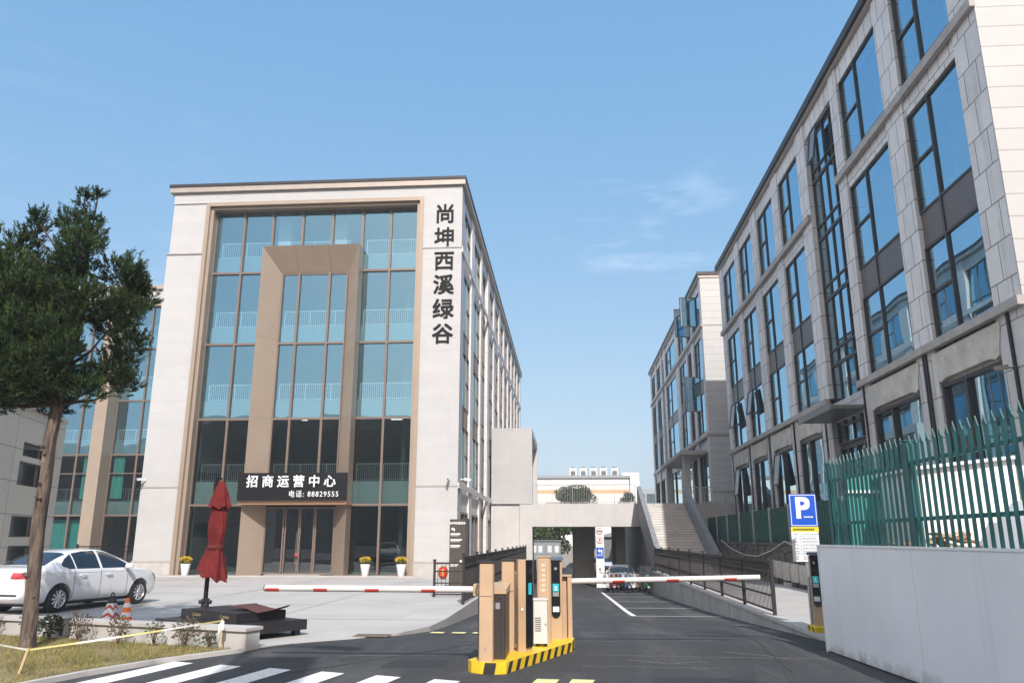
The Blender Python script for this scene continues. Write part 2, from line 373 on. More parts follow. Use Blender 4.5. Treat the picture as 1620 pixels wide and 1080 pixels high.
# ------------------------------------------------------------------ mesh helpers
class MB:
    def __init__(self):
        self.v, self.f, self.m = [], [], []
    def add(self, vs, fs, mi=0):
        o = len(self.v)
        self.v += [tuple(p) for p in vs]
        self.f += [tuple(o + i for i in f) for f in fs]
        self.m += [mi] * len(fs)
        return self
    BF = [(0, 3, 2, 1), (4, 5, 6, 7), (0, 1, 5, 4), (1, 2, 6, 5), (2, 3, 7, 6), (3, 0, 4, 7)]
    def box(self, x0, x1, y0, y1, z0, z1, mi=0):
        return self.add([(x0, y0, z0), (x1, y0, z0), (x1, y1, z0), (x0, y1, z0),
                         (x0, y0, z1), (x1, y0, z1), (x1, y1, z1), (x0, y1, z1)], self.BF, mi)
    def bevbox(self, x0, x1, y0, y1, z0, z1, b=.015, mi=0):
        """a box with chamfered vertical edges and top"""
        pr = [(x0 + b, y0), (x1 - b, y0), (x1, y0 + b), (x1, y1 - b), (x1 - b, y1), (x0 + b, y1), (x0, y1 - b), (x0, y0 + b)]
        cx, cy = (x0 + x1) / 2, (y0 + y1) / 2
        def ins(p): return (p[0] + (b if p[0] < cx else -b), p[1] + (b if p[1] < cy else -b))
        vs = [(*p, z0) for p in pr] + [(*p, z1 - b) for p in pr] + [(*ins(p), z1) for p in pr]
        fs = [tuple(reversed(range(8))), tuple(range(16, 24))]
        for k in (0, 8):
            fs += [(k + i, k + (i + 1) % 8, k + 8 + (i + 1) % 8, k + 8 + i) for i in range(8)]
        return self.add(vs, fs, mi)
    def obox(self, c, s, rz=0.0, mi=0, ry=0.0, rx=0.0):
        T = Matrix.Translation(Vector(c)) @ Matrix.Rotation(rz, 4, 'Z') @ Matrix.Rotation(ry, 4, 'Y') @ Matrix.Rotation(rx, 4, 'X')
        h = [x / 2 for x in s]
        vs = [T @ Vector(p) for p in [(-h[0], -h[1], -h[2]), (h[0], -h[1], -h[2]), (h[0], h[1], -h[2]), (-h[0], h[1], -h[2]),
                                     (-h[0], -h[1], h[2]), (h[0], -h[1], h[2]), (h[0], h[1], h[2]), (-h[0], h[1], h[2])]]
        return self.add(vs, self.BF, mi)
    def quad(self, a, b, c, d, mi=0):
        return self.add([a, b, c, d], [(0, 1, 2, 3)], mi)
    def prism(self, pts, lo, hi, axis='z', mi=0):
        """extrude a 2D outline; axis z: (x,y), y: (x,z), x: (y,z)"""
        n = len(pts)
        def P(p, t):
            return {'z': (p[0], p[1], t), 'y': (p[0], t, p[1]), 'x': (t, p[0], p[1])}[axis]
        vs = [P(p, lo) for p in pts] + [P(p, hi) for p in pts]
        fs = [tuple(reversed(range(n))), tuple(range(n, 2 * n))]
        fs += [(i, (i + 1) % n, n + (i + 1) % n, n + i) for i in range(n)]
        return self.add(vs, fs, mi)
    def cyl(self, p0, p1, r0, r1=None, n=14, mi=0, caps=True):
        r1 = r0 if r1 is None else r1
        p0, p1 = Vector(p0), Vector(p1)
        d = (p1 - p0).normalized()
        u = d.orthogonal().normalized(); w = d.cross(u)
        vs = []
        for p, r in ((p0, r0), (p1, r1)):
            vs += [p + (u * math.cos(2 * math.pi * i / n) + w * math.sin(2 * math.pi * i / n)) * r for i in range(n)]
        fs = [(i, (i + 1) % n, n + (i + 1) % n, n + i) for i in range(n)]
        if caps: fs += [tuple(reversed(range(n))), tuple(range(n, 2 * n))]
        return self.add(vs, fs, mi)
    def tube(self, path, rad, n=8, mi=0):
        path = [Vector(p) for p in path]
        rs = rad if isinstance(rad, (list, tuple)) else [rad] * len(path)
        vs, fs = [], []
        u = None
        for i, p in enumerate(path):
            d = (path[min(i + 1, len(path) - 1)] - path[max(i - 1, 0)]).normalized()
            u = d.orthogonal().normalized() if u is None else (u - d * u.dot(d)).normalized()
            w = d.cross(u)
            vs += [p + (u * math.cos(2 * math.pi * k / n) + w * math.sin(2 * math.pi * k / n)) * rs[i] for k in range(n)]
        for i in range(len(path) - 1):
            fs += [(i * n + k, i * n + (k + 1) % n, (i + 1) * n + (k + 1) % n, (i + 1) * n + k) for k in range(n)]
        fs += [tuple(reversed(range(n))), tuple(range((len(path) - 1) * n, len(path) * n))]
        return self.add(vs, fs, mi)
    def lathe(self, prof, c=(0, 0, 0), n=24, mi=0):
        vs, fs = [], []
        for r, z in prof:
            vs += [(c[0] + r * math.cos(2 * math.pi * k / n), c[1] + r * math.sin(2 * math.pi * k / n), c[2] + z) for k in range(n)]
        for i in range(len(prof) - 1):
            fs += [(i * n + k, i * n + (k + 1) % n, (i + 1) * n + (k + 1) % n, (i + 1) * n + k) for k in range(n)]
        fs += [tuple(reversed(range(n))), tuple(range((len(prof) - 1) * n, len(prof) * n))]
        return self.add(vs, fs, mi)
    def build(self, name, mats, parent=None, smooth=False, off=None):
        me = bpy.data.meshes.new(name)
        vs = self.v
        if off is not None:
            ox, oy, oz = off
            vs = [(a - ox, b - oy, c - oz) for a, b, c in vs]
        me.from_pydata(vs, [], self.f)
        if not isinstance(mats, (list, tuple)): mats = [mats]
        for k in mats: me.materials.append(k)
        me.polygons.foreach_set('material_index', self.m)
        if smooth:
            me.polygons.foreach_set('use_smooth', [True] * len(me.polygons))
            try: me.set_sharp_from_angle(angle=R(40))
            except Exception: pass
        me.update()
        o = bpy.data.objects.new(name, me)
        COL.objects.link(o)
        if parent: o.parent = parent
        return o

def tag(o, label=None, cat=None, group=None, kind=None):
    if label: o['label'] = label
    if cat: o['category'] = cat
    if group: o['group'] = group
    if kind: o['kind'] = kind
    return o

def thing(name, label, cat, loc=(0, 0, 0), rz=0.0, group=None):
    o = bpy.data.objects.new(name, None)
    o.empty_display_size = 0.3
    COL.objects.link(o)
    o.location = loc; o.rotation_euler = (0, 0, rz)
    return tag(o, label, cat, group)

def copy_tree(o, parent=None):
    c = o.copy(); COL.objects.link(c)
    if parent: c.parent = parent
    for ch in list(o.children): copy_tree(ch, c)
    return c

def struct(name, mb, m, smooth=False):
    return tag(mb.build(name, m, None, smooth), kind='structure')

def text(name, body, size, m, parent, loc, rot=(90, 0, 0), ext=.01, bold=0.0, align='CENTER', sx=1.0, sp=1.0):
    """writing as solid letters in the built-in font; bold lays a few shifted copies together"""
    c = bpy.data.curves.new(name, 'FONT')
    c.body = body; c.size = size; c.extrude = ext; c.align_x = align; c.align_y = 'CENTER'
    c.resolution_u = 3; c.space_character = sp
    t = bpy.data.objects.new(name, c); COL.objects.link(t)
    dg = bpy.context.evaluated_depsgraph_get()
    me0 = bpy.data.meshes.new_from_object(t.evaluated_get(dg))
    bpy.data.objects.remove(t); bpy.data.curves.remove(c)
    vs = [tuple(v.co) for v in me0.vertices]; fs = [tuple(p.vertices) for p in me0.polygons]
    bpy.data.meshes.remove(me0)
    mb = MB()
    sh = [(0, 0)] if bold <= 0 else [(-bold, -bold), (bold, -bold), (-bold, bold), (bold, bold), (0, 0)]
    for i, (dx, dy) in enumerate(sh):
        mb.add([((x + dx) * sx, y + dy, z + i * .0006) for x, y, z in vs], fs)
    o = mb.build(name, m, parent)
    o.location = loc; o.rotation_euler = tuple(R(a) for a in rot)
    return o

# windows: a pane with a frame as its child; local x along the wall, z up, outside is -y
WCACHE = {}
PR = random.Random(99)      # every pane hangs a hair out of true
def window(parent, w, h, loc, rz=0.0, vert=(), hor=(), fr='frame_dark', gl='glassB', fw=.06, fd=.10, name='window', sink=0.03):
    key = (round(w, 3), round(h, 3), tuple(vert), tuple(hor), fr, gl, fw, fd, name)
    if key not in WCACHE:
        p = MB(); p.quad((0, sink, 0), (w, sink, 0), (w, sink, h), (0, sink, h))
        f = MB()
        f.box(0, fw, -fd / 2, fd / 2, 0, h); f.box(w - fw, w, -fd / 2, fd / 2, 0, h)
        f.box(fw, w - fw, -fd / 2, fd / 2, 0, fw); f.box(fw, w - fw, -fd / 2, fd / 2, h - fw, h)
        for x in vert: f.box(x - fw / 2, x + fw / 2, -fd / 2 + .003, fd / 2 - .003, fw, h - fw)
        for x0, x1, z in hor: f.box(x0, x1, -fd / 2 + .006, fd / 2 - .006, z - fw / 2, z + fw / 2)
        po = p.build(name, M[gl], parent); fo = f.build('frame', M[fr], po)
        WCACHE[key] = (po.data, fo.data)
    else:
        pm, fm = WCACHE[key]
        po = bpy.data.objects.new(name, pm); COL.objects.link(po); po.parent = parent
        fo = bpy.data.objects.new('frame', fm); COL.objects.link(fo); fo.parent = po
    po.location = loc; po.rotation_euler = (R(PR.uniform(-.20, .20)), 0, rz + R(PR.uniform(-.20, .20)))
    return po

def curtain_mb(w, h, amp=.05, n=18):
    mb = MB()
    vs, fs = [], []
    for i in range(n + 1):
        x = w * i / n
        y = amp * math.sin(i * 1.9)
        vs += [(x, y, 0), (x * .9 + w * .05, y * .6, h)]
    for i in range(n): fs.append((2 * i, 2 * i + 2, 2 * i + 3, 2 * i + 1))
    return mb.add(vs, fs)
# ================================================================== ground, roads, plaza
def road_z(y):
    pts = [(-60, 0), (14.5, 0), (20, -.25), (26, -.51), (44, -1.10), (54, -1.40), (130, -1.40)]
    for (a, za), (b, zb) in zip(pts, pts[1:]):
        if y <= b: return za + (zb - za) * max(0, (y - a)) / (b - a)
    return -1.4

g = MB(); g.quad((-480, -240, -1.8), (480, -240, -1.8), (480, 420, -1.8), (-480, 420, -1.8))
struct('ground', g, M['earth'])
rd = MB()
ys = [-60, -20, 0, 6, 10, 12, 14.5]
def strip(x0, x1, ys, dz=0, mb=rd):
    for a, b in zip(ys, ys[1:]):
        mb.quad((x0, a, road_z(a) + dz), (x1, a, road_z(a) + dz), (x1, b, road_z(b) + dz), (x0, b, road_z(b) + dz))
strip(-70, 70, ys)
strip(-6, 4.5, [14.5, 16, 18, 20, 22, 24, 26, 30, 36, 44, 50, 54, 70])
strip(-30, 14, [70, 85, 98])
struct('road', rd, M['asphalt'])
PE = [(-5.2, 12.72), (-4.65, 13.65), (-3.78, 14.36), (-3.15, 15.2), (-2.78, 16.4), (-2.69, 18), (-2.69, 54)]
pl = MB(); pl.prism(PE + [(-2.69, 68), (-70, 68), (-70, 27), (-12, 14.55)], -1.7, 0.012)
struct('plaza', pl, M['concrete'])
# joints cut across the plaza paving, one long gutter line
pj = MB()
for y in (17.6, 21.4, 25.3, 29.2, 33.1): pj.quad((-23, y, .016), (-2.75, y, .016), (-2.75, y + .03, .016), (-23, y + .03, .016))
for x in (-18.6, -14.6, -10.6, -6.6): pj.quad((x, 15.5, .0165), (x + .03, 15.5, .0165), (x + .03, 36.8, .0165), (x, 36.8, .0165))
struct('paving_joints', pj, mat('joint_dirt', (.27, .255, .235), .9, var=.3))
ap = MB(); ap.box(-20.9, -5.0, 36.55, 37.3, .012, .05)
struct('apron_paving', ap, M['conc_pale'])
# lawn with its kerb
LK = [(-7.2, 6.0), (-6.62, 9.0), (-6.26, 10.37), (-5.82, 11.46), (-5.12, 12.62)]
LAWN = LK + [(-5.3, 12.62), (-10.3, 14.15), (-30, 20.2), (-30, 6)]
lw_ = MB(); lw_.prism(LAWN, -.2, .05); struct('lawn', lw_, M['soil'])
kb = MB()
for (a, b) in zip(LK, LK[1:]):
    d = (Vector(b) - Vector(a)).normalized(); nrm = Vector((d.y, -d.x)) * .09
    kb.prism([a, (a[0] + nrm.x, a[1] + nrm.y), (b[0] + nrm.x, b[1] + nrm.y), b], -.1, .062)
struct('lawn_kerb', kb, M['conc_pale'])
# right-hand pavement and the raised land behind the retaining walls
pv = MB(); pv.box(4.62, 8.2, 14.2, 54, -1.7, 0.0); struct('pavement', pv, M['concrete'])
rl = MB(); rl.box(4.35, 8.2, 2.5, 14.2, -1.7, 1.5); rl.box(8.6, 120, -40, 53.95, -1.7, 1.5); rl.box(40.2, 120, 53.95, 110, -1.7, 1.5)
rl.box(8.2, 8.6, -40, 14.0, -1.7, 1.5); struct('raised_terrain', rl, M['earth'])
# painted markings
mk = MB()
cw = [((-5.65, 11.59), (-5.30, 11.44), (-5.74, 9.86), (-6.03, 9.86)), ]
dirv = Vector((-.34, -1.70)); base0 = Vector((-5.65, 11.59)); step = Vector((.79, -.235)); wv = Vector((.345, -.13))
for i in range(7):
    a = base0 + step * i; b = a + wv; c = b + dirv * 1.9; d = a + dirv * 1.9
    mk.quad((*a, .005), (*d, .005), (*c, .005), (*b, .005))
def lane(x0, x1, y0, y1):
    n = max(1, int(abs(y1 - y0) / 1.5)); yy = [y0 + (y1 - y0) * i / n for i in range(n + 1)]
    strip(x0, x1, yy, .006, mk)
lane(1.72, 1.87, 23.2, 45)
for y in (23.15, 28.2, 33.3, 38.4, 43.5): lane(1.87, 4.2, y, y + .12)
struct('road_markings', mk, M['mark'])
mk2 = MB()
for x in (-.42, .02): mk2.quad((x, 10.52, .005), (x - .25, 8.9, .005), (x + .05, 8.9, .005), (x + .28, 10.49, .005))
for x in (-2.68, -2.26, -1.86): mk2.quad((x, 15.66, -.035), (x + .26, 15.62, -.035), (x + .27, 15.98, -.05), (x + .01, 16.0, -.05))
struct('yellow_road_markings', mk2, M['mark_y'])
# cracks and patch joints in the asphalt
ck = MB()
def crack(pts, w):
    for a, b in zip(pts, pts[1:]):
        d = (Vector(b) - Vector(a)).normalized(); q = Vector((-d.y, d.x)) * w
        za, zb = road_z(a[1]) + .0035, road_z(b[1]) + .0035
        ck.quad((a[0] - q.x, a[1] - q.y, za), (b[0] - q.x, b[1] - q.y, zb), (b[0] + q.x, b[1] + q.y, zb), (a[0] + q.x, a[1] + q.y, za))
rc = random.Random(3)
for (x0, y0, x1, y1) in ((.3, 12.7, 3.9, 12.45), (.2, 11.6, 2.0, 11.5), (.8, 12.2, 1.3, 11.9), (1.3, 11.9, 1.9, 12.05), (2.4, 13.2, 3.2, 12.5), (.5, 14.3, 2.6, 14.6), (-3.4, 12.3, -1.7, 12.6), (.4, 16.4, 4, 16.1)):
    n = 9; pts = [(x0 + (x1 - x0) * i / n + rc.uniform(-.05, .05), y0 + (y1 - y0) * i / n + rc.uniform(-.05, .05)) for i in range(n + 1)]
    crack(pts, rc.uniform(.006, .014))
tar = MB(); _ck, ck = ck, tar
for (x0, y0, x1, y1) in ((-1.9, 14.9, 4.2, 14.5), (-4.2, 10.0, -1.6, 13.8), (.9, 14.6, 1.1, 23.0), (2.9, 11.2, 3.6, 19.0), (-.6, 9.4, 3.4, 9.9)):
    n = 14; pts = [(x0 + (x1 - x0) * i / n + rc.uniform(-.03, .03), y0 + (y1 - y0) * i / n + rc.uniform(-.03, .03)) for i in range(n + 1)]
    crack(pts, rc.uniform(.008, .016))
for (x, y, w_, h_) in ((2.2, 15.6, 1.1, 1.6), (-2.6, 11.3, .9, .7), (1.0, 10.2, 1.3, .6)):
    tar.quad((x, y, road_z(y) + .0025), (x + w_, y + .1, road_z(y) + .0025), (x + w_ - .05, y + h_, road_z(y + h_) + .0025), (x + .06, y + h_ - .08, road_z(y + h_) + .0025))
ck = _ck
struct('asphalt_patches', tar, mat('fresh_asphalt_patch', (.024, .024, .025), .8, var=.3, vscale=5, bump=.4, bscale=90))
struct('asphalt_cracks', ck, mat('pale_crack_filler', (.20, .195, .19), .9, var=.3, vscale=8))
# wooded hill behind the viewer: the dark skyline that the glass mirrors
hl = MB(); nx, ny = 90, 10
rh = random.Random(11)
ph = [(rh.uniform(.01, .05), rh.uniform(0, 6), rh.uniform(2, 6)) for _ in range(6)]
for j in range(ny + 1):
    for i in range(nx + 1):
        x = -420 + 840 * i / nx; t = j / ny
        hgt = (42 + sum(a * math.sin(f * x + p) for f, p, a in ph) * .30) * math.sin(t * math.pi / 2) + rh.uniform(-1.0, 1.0) * (t > 0)
        hl.v.append((x + rh.uniform(-2, 2), -95 - 90 * t, -1.9 + max(0, hgt)))
for j in range(ny):
    for i in range(nx):
        k = j * (nx + 1) + i; hl.f.append((k, k + nx + 1, k + nx + 2, k + 1)); hl.m.append(0)
struct('hills', hl, M['hill'], True)

# ================================================================== facade tools
BAYS = [(1.16, 4.40, 'W'), (5.62, 9.30, 'W'), (10.10, 13.50, 'C'), (14.70, 18.00, 'W'), (19.08, 22.42, 'W'), (23.68, 26.98, 'W'), (28.02, 31.70, 'W'),
        (32.7, 36.2, 'W'), (37.2, 40.6, 'W'), (41.6, 45.0, 'W'), (46.0, 49.4, 'W')]
def side_wall_mb(mb, X, s, Y0, Y1, z0, z1, bays, winz, recess=.10):
    """piers full height, bands set back a little between the window openings; s = outward sign in x"""
    def bx(a, b, u0, u1, v0, v1):
        mb.box(min(a, b), max(a, b), u0, u1, v0, v1)
    y = Y0
    for a, b, k in bays:
        bx(X, X - s * .55, y, Y0 + a, z0, z1)
        if k == 'W':
            zz = z0
            for (w0, w1) in winz:
                if w0 - zz > .01: bx(X - s * recess, X - s * .52, Y0 + a, Y0 + b, zz, w0)
                zz = w1
            bx(X - s * recess, X - s * .52, Y0 + a, Y0 + b, zz, z1)
        else:
            bx(X - s * recess, X - s * .52, Y0 + a, Y0 + b, z1 - .75, z1)
        y = Y0 + b
    bx(X, X - s * .55, y, Y1, z0, z1)

def side_windows(root, X, s, Y0, bays, cells, off, fr, gl, rec=.13):
    """cells: list of (z0, z1, style). style: two = narrow split light + wide light, sp = solid spandrel, low = ground window"""
    ox, oy, oz = off
    xp = X - s * rec
    for a, b, k in bays:
        w = b - a
        if k != 'W': continue
        for z0, z1, st in cells:
            loc = (xp - ox, (Y0 + (b if s < 0 else a)) - oy, z0 - oz)
            rz = -math.pi / 2 if s < 0 else math.pi / 2
            h = z1 - z0
            n = .40 * w if s < 0 else .6 * w
            if st == 'two':
                hor = ((.06, n - .03, h * .50),) if s < 0 else ((n + .03, w - .06, h * .5),)
                window(root, round(w, 3), h, loc, rz, (n,), hor, fr, gl, fw=.07, fd=.07)
            elif st == 'low':
                window(root, round(w, 3), h, loc, rz, (n,), (), fr, gl, fw=.10, fd=.16)
            elif st == 'sp':
                mb = MB(); mb.box(min(xp - ox, xp - ox - s * .1), max(xp - ox, xp - ox - s * .1), Y0 + a - oy, Y0 + b - oy, z0 - oz, z1 - oz)
                mb.box(min(xp - ox, xp - ox + s * .04), max(xp - ox, xp - ox + s * .04), loc[1] + (n - .045 if s > 0 else -n - .045), loc[1] + (n + .045 if s > 0 else -n + .045), z0 - oz, z1 - oz, 1)
                mb.build('spandrel', [M['spandrel'], M[fr]], root)

def curtain_strip(root, X, s, Ya, Yb, rows, off, fr, gl, ncol=4):
    """tall glazed stair strip: one window part per storey row"""
    ox, oy, oz = off
    w = Yb - Ya
    vs = tuple(round(w * i / ncol, 3) for i in range(1, ncol))
    for z0, z1 in rows:
        loc = (X - s * .22 - ox, (Yb if s < 0 else Ya) - oy, z0 - oz)
        h = z1 - z0
        window(root, w, h, loc, -math.pi / 2 if s < 0 else math.pi / 2, vs, ((.06, w - .06, h * .22),), fr, gl, fw=.06, fd=.06)

def rail_mb(mb, p0, p1, z0, z1, n_bal, post_every=6, r=.012, top=.03, mi=0):
    """a plain railing: top rail, low rail, balusters, heavier posts"""
    p0, p1 = Vector((*p0, 0)), Vector((*p1, 0))
    d = (p1 - p0); L = d.length; a = math.atan2(d.y, d.x); c = (p0 + p1) / 2
    mb.obox((c.x, c.y, z1 - top / 2), (L, top * 1.3, top), a, mi)
    mb.obox((c.x, c.y, z0 + .08), (L, top, top * .8), a, mi)
    for i in range(n_bal + 1):
        q = p0 + d * (i / n_bal)
        if i % post_every == 0: mb.obox((q.x, q.y, (z0 + z1 - top) / 2), (.045, .045, z1 - z0 - top), a, mi)
        else: mb.obox((q.x, q.y, (z0 + .08 + z1 - top) / 2), (r * 1.6, r * 1.6, z1 - top - z0 - .08), a, mi)

# ================================================================== main building
AX0, AX1, AY, AYB, AH = -20.8, -5.2, 37.44, 88.3, 20.0
A = thing('office_building', 'pale stone office block with tall blue glass front and a bronze entrance portal', 'building', (-13, AY, 0))
OA = (-13, AY, 0)
w = MB()
w.box(AX0, -18.90, AY, AY + 1.1, .68, 16.17); w.box(AX0 + .06, -18.90, AY + .06, AY + 1.1, 16.23, 19.05)
w.box(-7.22, AX1, AY, AY + 1.16, .68, 16.17); w.box(-7.22, AX1, AY, AY + 1.16, 16.23, 19.05)
w.box(AX0 + .06, AX1, AY, AY + 1.0, 19.05, AH - .35)
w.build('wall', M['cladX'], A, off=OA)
wb = MB()      # base course, thin shadow gaps and ledges
wb.box(AX0 - .04, -18.90, AY - .04, AY + 1.1, 0, .60); wb.box(-7.22, AX1 + .04, AY - .04, AY + 1.16, 0, .60)
wb.build('plinth', M['conc_pale'], A, off=OA)
for bx_ in ((AX0 - .05, -18.90, AY - .05, AY + 1.1, .60, .68), (-7.22, AX1 + .05, AY - .05, AY + 1.16, .60, .68),
            (AX0 - .06, -18.90, AY - .06, AY + 1.1, 16.17, 16.23), (-7.22, AX1 + .03, AY - .03, AY + 1.16, 16.17, 16.23),
            (AX0 - .03, -18.90, AY - .03, AY - .002, 4.12, 4.17), (-7.22, AX1 + .05, AY - .03, AY - .002, 4.12, 4.17)):
    wl_ = MB(); wl_.box(*bx_); wl_.build('ledge', M['ledge'], A, off=OA)
wl_ = MB(); wl_.box(AX1 + .002, AX1 + .07, AY + .0, AYB, 4.05, 4.30); wl_.box(AX1 + .002, AX1 + .07, AY, AYB, 15.95, 16.25)
wl_.build('side_ledge', M['cladY'], A, off=OA)
sw = MB()
winzA = [(.9, 3.0), (4.5, 15.4), (16.6, 19.0)]
side_wall_mb(sw, AX1, 1, AY + 1.16, AYB, 0, AH - .35, [(a - 1.16, b - 1.16, k) for a, b, k in BAYS], winzA, .10)
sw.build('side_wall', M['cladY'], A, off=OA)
ow = MB()
ow.box(AX0, AX0 + .4, AY + 1.1, AYB, 0, AH - .35); ow.box(AX0 + .4, AX1 - .6, AYB - .4, AYB, 0, AH - .35)
ow.build('rear_wall', M['cladY'], A, off=OA)
rf = MB(); rf.box(AX0 + .4, AX1 - .6, AY + 1.0, AYB - .4, AH - .75, AH - .4); rf.build('roof', M['roof_grey'], A, off=OA)
co = MB(); co.box(AX0 - .16, AX1 + .16, AY - .16, AYB + .1, AH - .35, AH - .06); co.build('cornice', M['cornice'], A, off=OA)
co = MB(); co.box(AX0 - .20, AX1 + .20, AY - .20, AYB + .14, AH - .06, AH + .10); co.build('coping', M['darkcap'], A, off=OA)
# stepped bronze frame of the glass front
f1 = MB()
for k, (i0, i1, y0, y1) in enumerate(((0, .20, AY - .06, AY + .7), (.20, .36, AY + .12, AY + .7))):
    zt = 19.05 - i0; zi = 19.05 - i1
    f1.box(-18.90 + i0, -18.90 + i1, y0, y1, 0, zi); f1.box(-7.22 - i1, -7.22 - i0, y0, y1, 0, zi)
    f1.box(-18.90 + i0, -7.22 - i0, y0, y1, zi, zt)
f1.build('facade_frame', M['tan'], A, off=OA)
# glass front: seven bays by five storeys, minus what the portal covers
EDG = [-18.54, -16.99, -15.42, -13.80, -12.18, -10.55, -9.05, -7.58]
LEV = [0.0, 3.30, 7.52, 11.40, 15.26, 18.69]
GY = AY + .62
for j in range(5):
    for i in range(7):
        x0, x1 = EDG[i], EDG[i + 1]
        z0, z1 = LEV[j], LEV[j + 1]
        if 2 <= i <= 4:
            if j == 0: continue
            x0, x1 = max(x0, -14.70), min(x1, -11.22)
            if j == 4: x0, x1 = EDG[i], EDG[i + 1]
            if j == 1: z0 = 3.5
            if j == 4: z0 = 15.26
        window(A, round(x1 - x0, 3), round(z1 - z0, 3), (x0 - OA[0], GY - OA[1], z0), 0, (), (), 'frame_tan', 'glassA' if j > 1 else 'glassL', fw=.055, fd=.18)
# portal
po = MB()
xo0, xo1, zo, xi0, xi1, zi = -15.55, -10.45, 16.42, -14.70, -11.22, 15.10
yf, yb = AY - .28, GY - .02
po.quad((xo0, yf, 0), (xi0, yb, 0), (xi0, yb, zi), (xo0, yf, zo))
po.quad((xi1, yb, 0), (xo1, yf, 0), (xo1, yf, zo), (xi1, yb, zi))
po.quad((xo0, yf, zo), (xi0, yb, zi), (xi1, yb, zi), (xo1, yf, zo))
po.quad((xo0, yf, 0), (xo0, yf, zo), (xo0, yb, zo), (xo0, yb, 0))
po.quad((xo1, yf, 0), (xo1, yb, 0), (xo1, yb, zo), (xo1, yf, zo))
po.quad((xo0, yf, zo), (xo1, yf, zo), (xo1, yb, zo), (xo0, yb, zo))
po.build('portal', M['tan'], A, off=OA)
pj = MB()
for z in (7.5, 11.6):
    t = .012
    pj.quad((xo0 + .01, yf - .004 + .01, z), (xi0, yb - .006, z), (xi0, yb - .006, z + t), (xo0 + .01, yf - .004 + .01, z + t))
    pj.quad((xi1, yb - .006, z), (xo1 - .01, yf + .006, z), (xo1 - .01, yf + .006, z + t), (xi1, yb - .006, z + t))
for x in (-13.85, -12.1):
    pj.quad((x, yf + .02, zo - .035), (x, yb - .02, zi - .01), (x + .014, yb - .02, zi - .01), (x + .014, yf + .02, zo - .035))
pj.build('portal_joint', M['frame_tan'], A, off=OA)
# entrance: canopy ledge, doors
en = MB(); en.box(-15.62, -10.40, AY - .62, yb - .05, 3.28, 3.46); en.build('entrance_canopy', mat('copper_canopy', (.46, .27, .17), .4, .3, var=.05), A, off=OA)
es = MB(); es.box(-15.40, -10.6, AY - .40, yb + .1, 3.46, 3.52); es.build('canopy_soffit', M['frame_tan'], A, off=OA)
window(A, .98, 3.12, (-14.70 - OA[0], GY + .03 - OA[1], .08), 0, (), (), 'frame_tan', 'glassD', fw=.07, fd=.14, name='side_light')
window(A, .98, 3.12, (-12.20 - OA[0], GY + .03 - OA[1], .08), 0, (), (), 'frame_tan', 'glassD', fw=.07, fd=.14, name='side_light')
for k in (0, 1):
    d = window(A, .72, 3.12, (-13.68 + .74 * k - OA[0], GY + .03 - OA[1], .08), 0, (), (), 'frame_tan', 'glassD', fw=.06, fd=.12, name='door')
    hb = MB(); xx = .64 if k == 0 else .08
    hb.cyl((xx, -.14, .45), (xx, -.14, 1.95), .016); hb.cyl((xx, -.14, .6), (xx, -.04, .6), .01); hb.cyl((xx, -.14, 1.8), (xx, -.04, 1.8), .01)
    hb.build('handle', M['chrome'], d)
th = MB(); th.box(-14.3, -11.6, AY - .1, GY - .08, .05, .08); th.build('threshold', M['ledge'], A, off=OA)
# what stands behind the glass
for j in range(1, 5):
    z = LEV[j]
    sl = MB(); sl.box(-18.5, -7.6, GY + .5, AY + 9.0, z + .55, z + .85); sl.build('floor_slab', M['slab'], A, off=OA)
    up = MB()
    if j == 1: up.box(-18.45, -15.5, GY + .22, GY + .34, z + .05, z + 1.15); up.box(-10.5, -7.65, GY + .22, GY + .34, z + .05, z + 1.15)
    else: up.box(-18.45, -7.65, GY + .22, GY + .34, z + .05, z + .98)
    up.build('upstand', M['spanglass'], A, off=OA)
    z0 = z + (1.15 if j == 1 else .98)
    for (xa, xb, n) in ((-18.3, -15.6, 26), (-14.6, -11.3, 32), (-10.4, -7.7, 26)):
        rb = MB(); rail_mb(rb, (xa, GY + .42), (xb, GY + .42), z0, z0 + .88, n, 13, .011, .035)
        rb.build('railing', M['rail_white' if j > 1 else 'rail_grey'], A, off=OA)
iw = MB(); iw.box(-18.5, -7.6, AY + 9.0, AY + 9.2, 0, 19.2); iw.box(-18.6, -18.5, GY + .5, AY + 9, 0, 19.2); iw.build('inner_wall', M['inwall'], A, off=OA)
ic = MB()
for x in (-15.5, -12.4): ic.box(x, x + .7, AY + 1.6, AY + 2.3, 16.12, 19.2)
ic.build('inner_column', M['rail_white'], A, off=OA)
cl = MB()
for (x, y, z, l) in ((-13.2, 39.9, 7.55, 1.1), (-11.9, 39.9, 7.5, .9), (-17.4, 41, 7.55, 1.0), (-9.4, 41.2, 7.5, 1.2), (-14.4, 41.5, 7.55, .3)): cl.box(x, x + l, y, y + .12, z + .42, z + .47)
cl.build('ceiling_lamp', M['ceillight'], A, off=OA)
# stone side with its windows
side_windows(A, AX1 - .0, 1, AY, BAYS, [(.9, 3.0, 'low'), (4.5, 7.3, 'two'), (7.3, 8.3, 'sp'), (8.3, 11.2, 'two'), (11.2, 12.2, 'sp'), (12.2, 15.4, 'two'), (16.6, 19.0, 'two')], OA, 'frame_tan', 'glassA')
curtain_strip(A, AX1, 1, AY + 10.1, AY + 13.5, [(.1, 4.0), (4.0, 8.0), (8.0, 12.0), (12.0, 16.0), (16.0, 18.9)], OA, 'frame_tan', 'glassA', 3)
ik = MB(); ik.box(AX1 - 3.2, AX1 - 3.0, AY + 2, AYB - 1, 0, 19.2); ik.build('inner_wall', M['indark'], A, off=OA)

